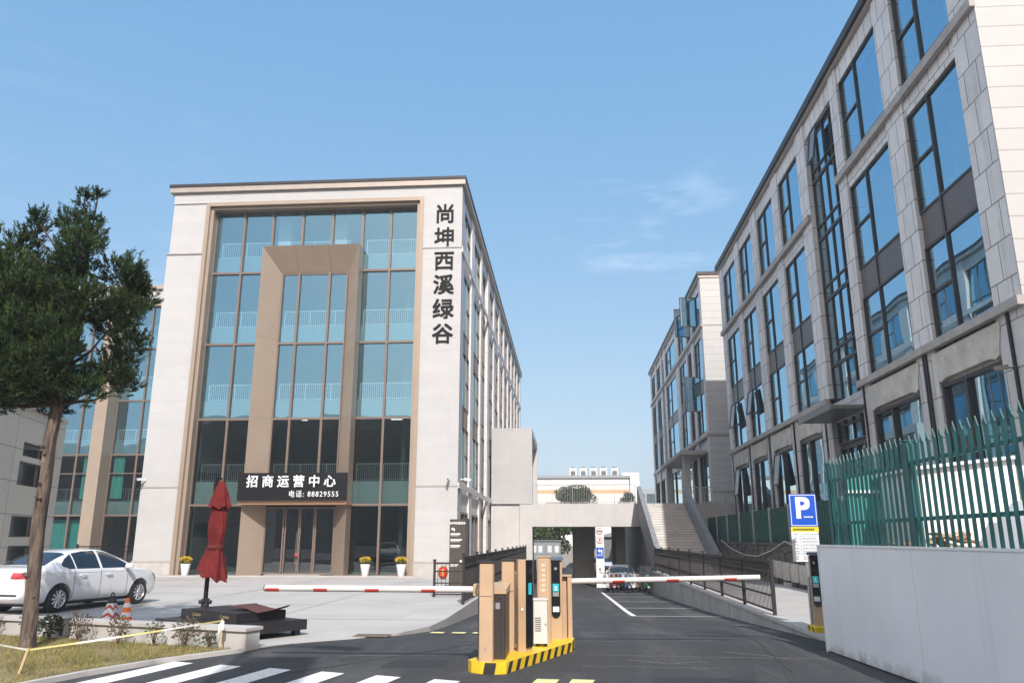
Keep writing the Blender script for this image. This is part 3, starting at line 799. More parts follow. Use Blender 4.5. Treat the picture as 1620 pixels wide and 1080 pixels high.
# ------------------------------------------------------------------ writing on the wall, shop sign
wt = thing('wall_lettering', 'six black characters in a column down the pale stone pier', 'wall lettering', (-6.09, AY - .01, 14.8))
for k, ch in enumerate('尚坤西溪绿谷'):
    text('character', ch, 1.10, M['letter_black'], wt, (0, -.012, 17.98 - 1.285 * k - 14.8), ext=.012, bold=.019)
sg = thing('shop_sign', 'black slatted sign board with white characters and a phone number over the entrance', 'sign', (-13, AY - .66, 3.46))
sb = MB(); sb.box(-2.60, 2.60, -.12, .16, .0, 1.28)
for k in range(16): sb.box(-2.60, 2.60, -.14, -.121, .02 + k * .08, .02 + k * .08 + .055)
sb.build('board', M['black_sign'], sg)
t_ = text('character_row', '招 商 运 营 中 心', .585, M['letter_white'], sg, (-.02, -.17, .84), ext=.02, bold=.010)
text('phone_number', '电话: 88829555', .34, M['letter_white'], sg, (1.10, -.17, .27), ext=.012, bold=.0, sx=.92, sp=1.22)

# ================================================================== left wing
LW = thing('office_wing', 'set back wing with blue glass, bronze fin and turquoise curtains left of the main block', 'building', (-32, 53.5, 0))
OL = (-32, 53.5, 0)
wx0, wx1, wy = -44.0, -20.85, 53.5
fin = [(-33.35, -32.45), (-42.6, -41.7)]
w = MB(); w.box(wx0, wx1, wy + .1, wy + .9, 18.95, 19.7); w.box(wx0, wx0 + .8, wy + .1, wy + 14, 0, 18.95); w.box(wx0 + .8, wx1, wy + 13.6, wy + 14, 0, 18.95); w.build('wall', M['cladX'], LW, off=OL)
w = MB(); w.box(wx0 - .1, wx1, wy - .08, wy + 14, 19.7, 20.0); w.build('cornice', M['cornice'], LW, off=OL)
for a, b in fin:
    w = MB(); w.box(a, b, wy - .75, wy + .5, 0, 18.95); w.build('fin', M['tan'], LW, off=OL)
w = MB(); w.box(wx0 + .8, wx1, wy + .25, wy + .75, 18.5, 18.95); w.build('head_frame', M['tan'], LW, off=OL)
for (xa, xb) in ((-43.2, -42.6), (-41.7, -33.35), (-32.45, -22.9)):
    n = max(1, round((xb - xa) / 1.85)); ww = (xb - xa) / n
    for j in range(5):
        for i in range(n):
            z0, z1 = LEV[j], min(LEV[j + 1], 18.5)
            window(LW, round(ww, 3), round(z1 - z0, 3), (xa + i * ww - OL[0], .55, z0), 0, (), ((.06, ww - .06, 2.9),) if j == 1 else (), 'frame_tan', 'glassA' if j > 1 else 'glassL', fw=.06, fd=.18)
for j in range(1, 5):
    z = LEV[j]
    w = MB(); w.box(wx0 + .8, wx1, wy + 1.1, wy + 9, z + .55, z + .85); w.build('floor_slab', M['slab'], LW, off=OL)
    w = MB(); w.box(wx0 + .8, wx1, wy + .75, wy + .87, z + .05, z + .98); w.build('upstand', M['spanglass'], LW, off=OL)
    for (xa, xb) in ((-41.5, -33.4), (-32.4, -23)):
        rb = MB(); rail_mb(rb, (xa, wy + .95), (xb, wy + .95), z + .98, z + 1.86, 70, 10, .012, .04); rb.build('railing', M['rail_white' if j > 1 else 'rail_grey'], LW, off=OL)
w = MB(); w.box(wx0 + .8, wx1, wy + 9, wy + 9.2, 0, 19); w.build('inner_wall', M['inwall'], LW, off=OL)
for (x, wd) in ((-32.3, .85), (-34.55, 1.0), (-36.9, .7)):
    c = curtain_mb(wd, 3.1).build('curtain', M['curtain'], LW, True); c.location = (x - OL[0], .95 - .27, 4.45)
c = curtain_mb(3.2, 2.7, .05, 34).build('curtain', M['curtain'], LW, True); c.location = (-37.2 - OL[0], 1.0, .3)

# ================================================================== low building at the far left
FB = thing('low_building', 'low pale panel building with small dark windows at the left edge', 'building', (-24.2, 36, 0), math.atan2(.97, -.25))
wins = [(-4.15, -1.5, 5.15, 5.75), (-4.3, -1.5, 3.92, 4.92), (-4.3, -1.5, 1.78, 2.65), (-4.2, -1.4, .2, 1.42), (-9.6, -6.5, 5.15, 5.75), (-9.6, -6.6, 1.78, 2.65)]
w = MB()
cols = sorted(set([-15.0] + [x for q in wins for x in q[:2]] + [-.7])); rows = sorted(set([0.0] + [z for q in wins for z in q[2:]] + [7.1]))
for xa, xb in zip(cols, cols[1:]):
    for za, zb in zip(rows, rows[1:]):
        if any(q[0] <= (xa + xb) / 2 <= q[1] and q[2] <= (za + zb) / 2 <= q[3] for q in wins): continue
        w.box(xa, xb, 0, .3, za, zb)
w.box(-.7, 0, -.12, 9, 0, 7.1); w.box(-15.3, -15, 0, 9, 0, 7.1); w.box(-15, -.7, 8.7, 9, 0, 7.1)
w.build('wall', panel_mat('grey_beige_panels', 'y', (.55, .535, .48), (.51, .495, .45), 2.6, 1.35, .035, (.20, .19, .17)), FB)
w = MB(); w.box(-15.4, .05, -.18, 9.1, 7.1, 7.25); w.build('coping', M['conc_pale'], FB)
w = MB(); w.box(-15, -.7, 2.0, 2.2, 0, 7.0); w.build('inner_wall', M['indark'], FB)
for q in wins: window(FB, round(q[1] - q[0], 3), round(q[3] - q[2], 3), (q[0], .18, q[2]), 0, (), (), 'frame_dark', 'glassD', fw=.05, fd=.1)

# ================================================================== right-hand building, near
BX, BY0, BY1 = 10.35, 17.72, 50.5
B1 = thing('office_building', 'grey stone office block with dark framed windows on the right behind the teal fence', 'building', (BX, BY0, 1.5))
OB = (BX, BY0, 1.5)
BB = BAYS[:7]
w = MB(); side_wall_mb(w, BX, -1, BY0, BY1, 7.05, 19.0, BB, [(7.1, 14.05), (15.1, 18.3)], .06); w.build('wall', M['greyY'], B1, off=OB)
w = MB(); side_wall_mb(w, BX, -1, BY0, BY1, 2.2, 6.83, BB, [(2.9, 5.85)], .14); w.build('plinth_wall', M['plinthY'], B1, off=OB)
w = MB(); w.box(BX - .08, BX + .6, BY0 + .003, BY1, 1.5, 2.2); w.build('plinth', M['conc_wall'], B1, off=OB)
for xa_, ya_, yb_ in ((BX - .004, BY0 - .06, BY0 - .004), (BX + .56, BY1 - .4, BY1)):
    w = MB(); w.box(xa_, 40, ya_, yb_, 1.5, 18.99); w.build('end_wall', M['greyX'], B1, off=OB)
w = MB()
for a, b in ((BY0 - .1, BY0 + 10.1), (BY0 + 13.5, BY1 + .05)):
    w.box(BX - .16, BX + .02, a, b, 6.83, 7.05); w.box(BX - .14, BX + .0, a, b, 14.58, 14.84)
w.build('ledge', M['ledge'], B1, off=OB)
w = MB(); w.box(BX - .1, 40, BY0 - .1, BY1 + .1, 19.0, 19.12); w.build('cornice', M['cornice'], B1, off=OB)
w = MB(); w.box(BX - .22, 40, BY0 - .2, BY1 + .2, 19.12, 19.42); w.build('coping', M['darkcap'], B1, off=OB)
side_windows(B1, BX, -1, BY0, BB, [(2.9, 5.85, 'low'), (7.1, 9.86, 'two'), (9.86, 10.89, 'sp'), (10.89, 14.05, 'two'), (15.1, 18.3, 'two')], OB, 'frame_dark', 'glassB')
curtain_strip(B1, BX, -1, BY0 + 10.1, BY0 + 13.5, [(5.2, 8.3), (8.3, 11.0), (11.0, 13.6), (13.6, 16.2), (16.2, 18.25)], OB, 'frame_dark', 'glassB', 4)
w = MB(); w.box(BX + 2.6, BX + 2.8, BY0 + .5, BY1 - .5, 1.6, 18.9)
for z in (6.3, 10.1, 14.4): w.box(BX + .6, BX + 2.6, BY0 + .5, BY1 - .5, z, z + .35)
for a, b, k in BB: w.box(BX + .6, BX + 2.6, BY0 + b + .3, BY0 + b + .5, 1.6, 18.9)
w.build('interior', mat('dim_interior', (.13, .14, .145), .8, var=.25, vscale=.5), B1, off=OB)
for i, (a, b, k) in enumerate(BB):      # shaped stone lintels over the ground windows, pipes on the piers
    if k != 'W': continue
    y0, y1 = BY0 + a - .12, BY0 + b + .12
    pts = [(y0 - .05, 6.72), (y0 - .05, 6.55), (y0 + .08, 6.2), (y0 + .14, 5.95), (y0 + .32, 5.88), (y0 + .6, 5.95), (y1 - .6, 5.95), (y1 - .32, 5.88), (y1 - .14, 5.95), (y1 - .08, 6.2), (y1 + .05, 6.55), (y1 + .05, 6.72)]
    w = MB(); w.prism(pts, BX - .035, BX + .13, 'x'); w.build('lintel', M['lintel'], B1, off=OB)
    for yy in (y0 - .42, y1 + .42):
        w = MB(); w.box(BX - .05, BX - .004, yy - .05, yy + .05, 2.2, 6.83); w.build('drainpipe', M['frame_blk'], B1, off=OB)
# entrance canopy and door in the glazed strip
w = MB(); w.box(BX - 1.15, BX + .1, BY0 + 9.9, BY0 + 13.7, 6.10, 6.22); w.box(BX - 1.21, BX - 1.15, BY0 + 9.85, BY0 + 13.75, 6.06, 6.28); w.build('canopy', mat('grey_canopy_metal', (.16, .155, .15), .4, .3, var=.08), B1, off=OB)
window(B1, 3.4, 3.3, (.3, 13.5, .3), -math.pi / 2, (.85, 1.7, 2.55), ((.1, 3.3, 2.5),), 'frame_dark', 'glassB', fw=.09, fd=.14, name='entrance_door')
w = MB(); w.box(BX + .28, BX + .40, BY0 + 10.1, BY0 + 13.5, 5.1, 5.2); w.build('door_head', M['frame_dark'], B1, off=OB)
for (yb_, z0, h, wd) in ((BY0 + 31.6, 8.3, 1.45, 1.3), (BY0 + 26.9, 8.45, 1.3, 1.2), (BY0 + 31.6, 4.2, 1.6, 1.3), (BY0 + 22.3, 4.2, 1.55, 1.2), (BY0 + 12.6, 16.6, 1.5, .85)):
    oc = MB(); oc.quad((0, 0, 0), (wd, 0, 0), (wd, 0, -h), (0, 0, -h))
    o = oc.build('open_casement', M['glassO'], B1); o.location = (BX - .02 - OB[0], yb_ - OB[1], z0 + h - OB[2]); o.rotation_euler = (R(-8), 0, -math.pi / 2)
    fc = MB(); fc.box(0, .07, -.03, .03, -h, 0); fc.box(wd - .07, wd, -.03, .03, -h, 0); fc.box(.07, wd - .07, -.03, .03, -h, -h + .07); fc.box(.07, wd - .07, -.03, .03, -.07, 0)
    fc.build('casement_frame', M['frame_dark'], o)
for (i, z0, h, pale) in ((0, 7.15, 2.6, 0), (0, 10.95, 3.0, 0), (1, 7.15, 2.6, 1), (3, 7.15, 2.6, 1), (0, 2.95, 2.8, 0), (1, 2.95, 2.8, 1), (0, 15.15, 3.0, 1), (1, 15.15, 3.0, 0), (4, 10.95, 3., 0), (3, 2.95, 2.8, 1)):
    a, b, k = BB[i]
    wd = 1.0 if pale else 1.7
    c = curtain_mb(wd, h, .07, 22).build('curtain', M['curtain_w'] if pale else mat('teal_drape', (.16, .30, .30), .85, var=.2, vscale=6), B1, True)
    c.location = (BX + .72 - OB[0], (a + wd + .5), z0 - OB[2]); c.rotation_euler = (0, 0, -math.pi / 2)

# ================================================================== right-hand building, far
B2 = thing('office_building', 'farther grey office block with pale end wall standing beyond the stone stairs', 'building', (10.4, 58, 4.0))
O2 = (10.4, 58, 4.0)
X2 = 10.4
b2 = [(.9, 4.7, 'W'), (5.9, 8.0, 'W'), (8.8, 13.2, 'W'), (15.2, 22.8, 'W'), (24.2, 25.9, 'C'), (27.0, 31.0, 'W'), (32.2, 36.4, 'W')]
w = MB(); side_wall_mb(w, X2, -1, 58, 95.6, 9.2, 21.15, b2, [(9.5, 16.9), (17.95, 20.5)], .10); w.build('wall', M['greyY'], B2, off=O2)
w = MB(); side_wall_mb(w, X2, -1, 58, 95.6, 4.0, 9.0, b2, [(4.3, 8.0)], .14); w.build('plinth_wall', M['plinthY'], B2, off=O2)
for xa_, ya_, yb_, za_ in ((X2 - .004, 57.95, 57.996, 5.06), (X2 + .56, 95.2, 95.6, 4.0)):
    w = MB(); w.box(xa_, 40, ya_, yb_, za_, 21.14); w.build('end_wall', M['greyX'], B2, off=O2)
w = MB(); w.box(X2 + .003, 40, 57.96, 57.996, 4.0, 4.95); w.build('plinth', M['conc_pale'], B2, off=O2)
w = MB(); w.box(X2 - .12, X2 + .02, 57.95, 95.6, 9.0, 9.2); w.box(X2 - .12, X2, 57.95, 95.6, 17.3, 17.5); w.box(X2 + .02, 40, 57.90, 57.949, 9.0, 9.2); w.box(X2 + .02, 40, 57.91, 58.0, 4.95, 5.05); w.box(X2 + .02, 40, 57.92, 57.949, 17.35, 17.42); w.build('ledge', M['ledge'], B2, off=O2)
w = MB(); w.box(X2 - .12, 40, 57.88, 95.7, 21.15, 21.35); w.build('cornice', M['cornice'], B2, off=O2)
w = MB(); w.box(X2 - .2, 40, 57.8, 95.8, 21.35, 21.6); w.build('coping', M['darkcap'], B2, off=O2)
side_windows(B2, X2, -1, 58, b2, [(4.3, 8.0, 'low'), (9.5, 12.6, 'two'), (12.6, 13.5, 'sp'), (13.5, 16.9, 'two'), (17.95, 20.5, 'two')], O2, 'frame_dark', 'glassB')
curtain_strip(B2, X2, -1, 58 + 24.2, 58 + 25.9, [(4.2, 9), (9, 13), (13, 17), (17, 20.4)], O2, 'frame_dark', 'glassB', 2)
w = MB(); w.box(X2 + 2.6, X2 + 2.8, 58.6, 95, 4.1, 21)
for z in (8.6, 13.0, 17.2): w.box(X2 + .6, X2 + 2.6, 58.6, 95, z, z + .3)
w.build('interior', M['indark'], B2, off=O2)
w = MB(); w.box(8.6, X2 + .05, 60.2, 73, 7.9, 8.2); w.build('canopy', M['ledge'], B2, off=O2)
w = MB(); w.box(8.9, 9.4, 61.2, 61.7, 4.0, 7.9); w.box(8.9, 9.4, 71.5, 72.0, 4.0, 7.9); w.build('canopy_column', M['conc_pale'], B2, off=O2)
for (y, z, h) in ((60.6, 18.0, 2.3), (63.9, 18.0, 2.3), (60.4, 11.2, 2.6)):
    oc = MB(); oc.box(0, 1.15, -.03, .03, 0, h); o = oc.build('open_casement', M['glassB'], B2); o.location = (X2 - .05 - O2[0], y - O2[1], z - O2[2]); o.rotation_euler = (0, 0, R(-172))
    fc = MB(); fc.box(-.06, 0, -.06, .06, -.06, h + .06); fc.box(1.15, 1.21, -.06, .06, -.06, h + .06); fc.box(0, 1.15, -.06, .06, -.06, 0); fc.box(0, 1.15, -.06, .06, h, h + .06); fc.build('casement_frame', M['frame_dark'], o)
w = MB(); w.box(11.3, 13.2, 66, 67.5, 21.6, 23.6); w.build('roof_housing', M['rail_white'], B2, off=O2)

# ================================================================== elevated deck, stairs
DK = thing('elevated_deck', 'pale concrete deck bridging the driveway with two dark openings beneath', 'bridge', (1, 54, -1.4))
OD = (1, 54, -1.4)
w = MB(); w.box(-5.2, -3.25, 54.12, 54.6, -1.6, 3.98); w.box(-2.40, 5.2, 54.0, 54.6, 2.5, 4.0); w.build('front_wall', M['cream'], DK, off=OD)
w = MB(); w.box(-3.25, -2.40, 54.0, 55.2, -1.6, 4.0); w.build('pier', M['cream'], DK, off=OD)
w = MB(); w.box(1.82, 2.36, 54.03, 54.7, -1.5, 2.5); w.build('pillar', M['white'], DK, off=OD)
w = MB(); w.box(-5.2, 5.2, 54.6, 68, 3.4, 4.0); w.build('slab', M['conc_wall'], DK, off=OD)
w = MB()
for y in (58.5, 63.5): w.box(-2.4, 5.2, y, y + .5, 2.7, 3.4)
w.build('beam', M['conc_wall'], DK, off=OD)
w = MB(); w.box(.35, 1.85, 58.4, 67.5, -1.5, 2.7); w.box(3.4, 4.1, 58.4, 64, -1.5, 2.7); w.build('inner_wall', M['conc_wall'], DK, off=OD)
w = MB(); w.box(-5.2, -2.9, 54.6, 68, -1.6, 3.4); w.build('abutment', M['conc_wall'], DK, off=OD)
w = MB(); w.box(5.2, 40, 54.0, 57.95, -1.6, 4.0); w.box(5.2, 10.3, 57.95, 96, -1.6, 4.0); w.build('podium', M['conc_pale'], DK, off=OD)
rb = MB(); rail_mb(rb, (-2.45, 54.2), (4.55, 54.2), 4.0, 5.3, 60, 12, .012, .045); rb.build('railing', M['rail_grey'], DK, off=OD)
rb = MB(); rail_mb(rb, (8.0, 54.2), (10.3, 54.2), 4.0, 5.1, 20, 10, .012, .05); rb.build('railing', M['rail_grey'], DK, off=OD)
fr_ = thing('concrete_portal', 'blank pale concrete frame standing on the deck against the main block', 'wall', (-3.8, 54, 4))
w = MB(); w.box(-5.18, -2.38, 53.97, 54.5, 4.0, 9.15); w.build('front_slab', M['cladX'], fr_, off=(-3.8, 54, 4))
w = MB(); w.box(-5.18, -2.38, 54.5, 63.5, 8.65, 9.15); w.build('top_slab', M['cream'], fr_, off=(-3.8, 54, 4))
w = MB(); w.box(-5.18, -2.38, 63.0, 63.5, 4.0, 8.65); w.build('rear_slab', M['cream'], fr_, off=(-3.8, 54, 4))
ST = thing('outdoor_stairs', 'broad pale stone stairs climbing to the deck between grey balustrades', 'stairs', (6.3, 44, 0))
OS = (6.3, 44, 0)
w = MB(); n = 26
for i in range(n):
    y0 = 43.9 + 10.1 * i / n; z1 = 4.0 * (i + 1) / n
    w.box(4.95, 7.7, y0, y0 + 10.1 / n, max(-.02, z1 - .6), z1)
w.build('steps', M['stair'], ST, off=OS)
w = MB()
for i in range(n):
    y0 = 43.9 + 10.1 * i / n; z1 = 4.0 * (i + 1) / n
    w.box(4.95, 7.7, y0 - .012, y0 - .002, z1 - .05, z1 - .012)
w.build('nosing', M['conc_wall'], ST, off=OS)
prof = [(53.95, 3.2), (53.95, 5.15), (43.5, 1.0), (42.7, .98), (42.7, -.9), (43.3, -.9)]
w = MB(); w.prism(prof, 4.65, 4.94, 'x'); w.build('balustrade', M['balus'], ST, off=OS)
prof = [(53.95, 2.0), (53.95, 5.15), (43.5, 1.0), (42.9, .95), (42.9, 0)]
w = MB(); w.prism(prof, 7.71, 8.0, 'x'); w.build('balustrade', M['balus'], ST, off=OS)

# ================================================================== beyond the deck
HK = 1.32
FW = thing('low_hall', 'long low white hall with an orange stripe seen over the deck railing', 'building', (0, 132, -1.4))
OW = (0, 132, -1.4)
w = MB(); w.box(-19, 10.2, 132, 132.4, -1.4, 9.0); w.box(-19, 10.2, 132, 132.4, 9.57, 11.47); w.box(-19, 10.2, 132.4, 150, -1.4, 11.3); w.build('wall', M['far_white'], FW, off=OW)
w = MB(); w.box(-19.02, 10.22, 131.98, 132.4, 9.0, 9.57); w.build('painted_stripe', M['stripe_or'], FW, off=OW)
w = MB(); w.box(-19.3, 10.3, 131.7, 150.3, 11.47, 11.9); w.build('roof', M['roof_grey'], FW, off=OW)
w = MB(); w.box(10.35, 11.85, 131.9, 148, -1.4, 12.35); w.box(9.0, 10.35, 131.95, 148, 11.91, 12.35); w.build('stair_tower', M['white'], FW, off=OW)
ac0 = None
for i, px in enumerate((906.7, 923, 939.5, 955.5, 973)):
    X = (px - 897.3) * .079 * HK
    if ac0 is None:
        ac0 = thing('rooftop_unit', 'white rooftop cooling unit with grey louvre on the low hall', 'air conditioner', (X, 132.6, 11.9), 0, 'cooling units on the hall roof')
        b = MB(); b.bevbox(-.56, .56, 0, 1.2, 0, 1.3, .03); b.build('cabinet', M['rail_white'], ac0)
        b = MB(); b.box(-.40, .40, -.02, -.002, .05, .82); b.build('louvre', M['louvre'], ac0)
        b = MB(); b.lathe([(.40, 1.3), (.44, 1.38), (.44, 1.46), (.0, 1.46)], (0, .6, 0), 20); b.build('fan_cowl', M['frame_dark'], ac0)
    else:
        c = copy_tree(ac0); c.location = (X, 132.6, 11.9)
DB = thing('distant_building', 'grey flat roofed building far away beside the stair head', 'building', (18.6, 190, 0))
b = MB(); b.box(-5, 5, 0, 10, -1.5, 13.2); b.build('wall', mat('far_grey_wall', (.30, .33, .34), .8, var=.08), DB)
for k in range(4):
    window(DB, 1.9, 2.4, (-4.7 + 2.4 * k, -.06, 9.6), 0, (.95,), (), 'frame_dark', 'glassD', fw=.06, fd=.1)
# ================================================================== fences and retaining walls
kw = thing('kerb_wall', 'low board-marked concrete wall edging the right side of the sloping driveway', 'wall', (4.4, 14, 0))
w = MB()
for i in range(28):
    y0 = 13.35 + i * 1.05
    w.box(4.34 + (i * 7 % 3) * .004, 4.62, y0, y0 + 1.035, -1.75, .02)
w.box(4.37, 4.62, 13.35, 42.75, -1.75, -.01)
w.build('wall', M['conc_wall'], kw, off=(4.4, 14, 0))
w = MB(); w.box(4.30, 4.66, 13.35, 42.7, .02, .09); w.build('coping', M['conc_pale'], kw, off=(4.4, 14, 0))

def picket_fence(root, x, ya, yb, zb, h, step=3.0, off=(0, 0, 0), axis='y', m='fence_brown'):
    """dark steel panels: two close top rails with rings between them, a middle rail, slim pickets"""
    n = max(1, round((yb - ya) / step)); L = (yb - ya) / n
    def B(mb, a0, a1, t0, t1, z0, z1):
        if axis == 'y': mb.box(x + t0, x + t1, a0, a1, z0, z1)
        else: mb.box(a0, a1, x + t0, x + t1, z0, z1)
    for i in range(n + 1):
        p = MB(); y = ya + i * L
        B(p, y - .035, y + .035, -.035, .035, zb, zb + h + .06); B(p, y - .05, y + .05, -.05, .05, zb + h + .06, zb + h + .09)
        p.build('post', M[m], root, off=off)
    for i in range(n):
        y0, y1 = ya + i * L + .035, ya + (i + 1) * L - .035
        p = MB()
        for z, t in ((h, .05), (h - .24, .04), (.42, .035), (.10, .035)): B(p, y0, y1, -.022, .022, zb + z - t, zb + z)
        k = max(2, round((y1 - y0) / .125))
        for j in range(k):
            y = y0 + (j + .5) * (y1 - y0) / k
            B(p, y - .007, y + .007, -.007, .007, zb + .06, zb + h - .28)
            B(p, y - .006, y + .006, -.006, .006, zb + h - .24, zb + h - .05)
            if axis == 'y': p.obox((x, y + .06, zb + h - .145), (.012, .10, .10), 0, 0, 0, R(45))
        p.build('fence_panel', M[m], root, off=off)
fr1 = thing('railing_fence', 'dark brown steel fence standing on the concrete wall right of the driveway', 'fence', (4.46, 18.3, .09))
picket_fence(fr1, 4.46, 18.3, 42.3, .09, 1.15, 3.0, (4.46, 18.3, .09))
fl1 = thing('railing_fence', 'dark steel fence running back along the plaza edge behind the totem sign', 'fence', (-2.82, 22, 0))
picket_fence(fl1, -2.82, 21.7, 53.7, .012, 1.22, 3.2, (-2.82, 22, 0))
picket_fence(fl1, 24.4, -4.05, -2.86, .012, 1.0, 1.2, (-2.82, 22, 0), 'x')
fb1 = thing('railing_fence', 'black spiked fence behind the white car at the corner of the main block', 'fence', (-22.5, 38.2, 0))
picket_fence(fb1, 38.2, -24.1, -20.9, .012, 1.35, 1.6, (-22.5, 38.2, 0), 'x', 'frame_blk')

sw_ = thing('stone_wall', 'dark rubble retaining wall with pale blocks low down beneath the green panel fence', 'wall', (8.4, 30, 0))
w = MB(); w.box(8.28, 8.6, 14.0, 53.9, -.02, 1.46); rs = random.Random(5)
y = 14.0
while y < 53.4:
    z = 0.0
    wd = rs.uniform(.35, .62)
    while z < 1.4:
        hh = rs.uniform(.35, .75)
        if z + hh > 1.45: hh = 1.46 - z
        w.bevbox(8.28 - rs.uniform(.05, .16), 8.30, y + .012, y + wd - .012, z + .012, z + hh - .012, .03)
        z += hh
        if 1.46 - z < .12: break
    y += wd
w.build('rubble', M['rubble'], sw_, off=(8.4, 30, 0))
for k, (ya, yb, za, zb) in enumerate(((32.6, 33.5, .28, .92), (31.5, 32.4, .25, .88), (30.4, 31.3, .22, .86), (29.3, 30.2, .20, .84), (28.2, 29.1, .18, .82), (30.4, 31.3, -.01, .14))):
    b = MB(); b.bevbox(8.02, 8.14, ya, yb, za, zb, .03); b.build('pale_block', M['stone_lt'], sw_, off=(8.4, 30, 0))
b = MB(); b.box(8.16, 8.7, 14.0, 53.9, 1.46, 1.54); b.build('coping', M['rubble'], sw_, off=(8.4, 30, 0))
cb = MB(); pts = [(8.1, 43.5, 1.65), (8.08, 41, 1.25), (8.08, 38, 1.0), (8.08, 35.5, .98), (8.1, 33, 1.25), (8.12, 31, 1.62), (8.12, 29.5, 1.42), (8.1, 27.5, 1.2)]
cb.tube(pts, .022, 6); tag(cb.build('cable', M['cable'], None, True), 'pale cable sagging along the dark stone retaining wall', 'cable')

gf = thing('panel_fence', 'dark green sheet panel fence on top of the stone retaining wall', 'fence', (8.4, 25, 1.54))
n = 9
for i in range(n):
    y0 = 22.2 + i * 3.0
    p = MB()
    k = 20
    for j in range(k):
        ya = y0 + .05 + j * 2.9 / k; p.box(8.42 + (.02 if j % 2 else 0), 8.46 + (.02 if j % 2 else 0), ya, ya + 2.9 / k + (.0 if j == k - 1 else -.002), 1.54, 2.92)
    p.build('sheet_panel', M['green_sheet'], gf, off=(8.4, 25, 1.54))
for i in range(n + 1):
    p = MB(); y0 = 22.2 + i * 3.0; p.box(8.38, 8.50, y0 - .045, y0 + .045, 1.54, 2.98); p.build('post', M['galv'], gf, off=(8.4, 25, 1.54))

pf = thing('palisade_fence', 'teal steel palisade fence with pointed pales rising above the white hoarding', 'fence', (4.6, 14.3, 1.5))
oP = (4.6, 14.3, 1.5)
rp_ = random.Random(2)
for i in range(4):
    y1 = 14.3 - 3.3 * i
    p = MB(); p.box(4.57, 4.68, y1 - .055, y1 + .055, 1.38, 2.98); p.box(4.55, 4.70, y1 - .075, y1 + .075, 2.98, 3.0); p.build('post', M['teal'], pf, off=oP)
    if i == 3: break
    p = MB()
    for z in (1.93, 2.66): p.box(4.60, 4.645, y1 - 3.245, y1 - .055, z, z + .05)
    for j in range(18):
        y = y1 - .055 - (j + .5) * 3.19 / 18
        a = rp_.uniform(-.012, .012)
        for (dx, s_) in ((0, -1), (0, 1)):      # a folded pale: two faces meeting in a ridge
            p.prism([(4.578, y), (4.60, y + s_ * .044), (4.596, y + s_ * .047), (4.572, y)], 1.54, 2.93 + a, 'z')
        p.prism([(y - .045, 2.93 + a), (y + .045, 2.93 + a), (y + .014, 3.0 + a), (y, 3.05 + a), (y - .014, 3.0 + a)], 4.583, 4.597, 'x')
    p.build('fence_panel', M['teal'], pf, off=oP)

hd = thing('hoarding', 'white sheet hoarding with grime streaks along the right edge of the driveway', 'hoarding', (4.1, 9, 0))
oH = (4.1, 9, 0)
p_ = [(4.03, 13.32), (4.22, 10.3), (4.30, 7.3), (4.34, 4.0)]
for (a, b) in zip(p_, p_[1:]):
    d = (Vector(b) - Vector(a)); L = d.length; an = math.atan2(d.y, d.x); c = (Vector(a) + Vector(b)) / 2
    s = MB(); s.obox((c.x, c.y, .80), (L - .008, .035, 1.56), an); s.build('sheet', M['hoard'], hd, off=oH)
    s = MB(); s.obox((c.x, c.y, 1.595), (L, .06, .03), an); s.build('top_rail', M['rail_white'], hd, off=oH)
s = MB(); s.box(4.0, 4.06, 13.29, 13.36, 0, 1.61); s.build('post', M['rail_white'], hd, off=oH)

tq = thing('sheet_screen', 'turquoise corrugated sheet screen behind the farthest palisade panel', 'fence', (5.3, 13.9, 1.5))
s = MB()
for j in range(13):
    x = 4.75 + j * .085; s.box(x, x + .083, 13.85 + (.03 if j % 2 else 0), 13.88 + (.03 if j % 2 else 0), 1.5, 2.75)
s.build('sheet', M['turq'], tq, off=(5.3, 13.9, 1.5))
s = MB(); s.box(4.7, 5.88, 13.80, 13.845, 2.45, 2.50); s.build('rail', M['rail_white'], tq, off=(5.3, 13.9, 1.5))
cbn = thing('site_cabin', 'low white site cabin with a shallow sloping roof behind the palisade fence', 'cabin', (7.4, 13, 1.5))
s = MB(); s.prism([(5.25, 1.5), (6.72, 1.5), (6.72, 2.86), (5.25, 2.70)], 12.35, 13.7, 'y'); s.build('shell', M['tarp'], cbn, off=(7.4, 13, 1.5))
s = MB(); s.prism([(6.76, 1.5), (9.6, 1.5), (9.6, 2.66), (6.76, 2.76)], 12.25, 13.7, 'y'); s.build('annex', M['tarp'], cbn, off=(7.4, 13, 1.5))
s = MB(); s.prism([(5.18, 2.70), (6.76, 2.87), (6.76, 2.92), (5.18, 2.75)], 12.25, 13.78, 'y'); s.build('roof', M['hoard'], cbn, off=(7.4, 13, 1.5))
tp = thing('tarp_covered_stack', 'white tarpaulin draped over a stack of boards behind the nearest palisade panel', 'tarpaulin', (7, 9, 1.5))
s = MB(); rs = random.Random(9)
nx_, ny_ = 14, 22
for i in range(nx_ + 1):
    for j in range(ny_ + 1):
        u, v = i / nx_, j / ny_
        e = min(u, 1 - u, v * 1.5, (1 - v) * 1.5)
        z = 1.5 + .72 * min(1, e * 5) ** .6 + .12 * math.sin(v * 9) * min(1, e * 5) + rs.uniform(-.03, .03)
        s.v.append((5.3 + 3.0 * u, 6.0 + 5.2 * v, z))
for i in range(nx_):
    for j in range(ny_):
        k = i * (ny_ + 1) + j; s.f.append((k, k + ny_ + 1, k + ny_ + 2, k + 1)); s.m.append(0)
s.build('tarpaulin', M['tarp'], tp, True, off=(7, 9, 1.5))
dbs = thing('timber_scraps', 'heap of broken brown timber scraps behind the palisade post', 'debris', (5.2, 11.6, 1.5))
rs = random.Random(21)
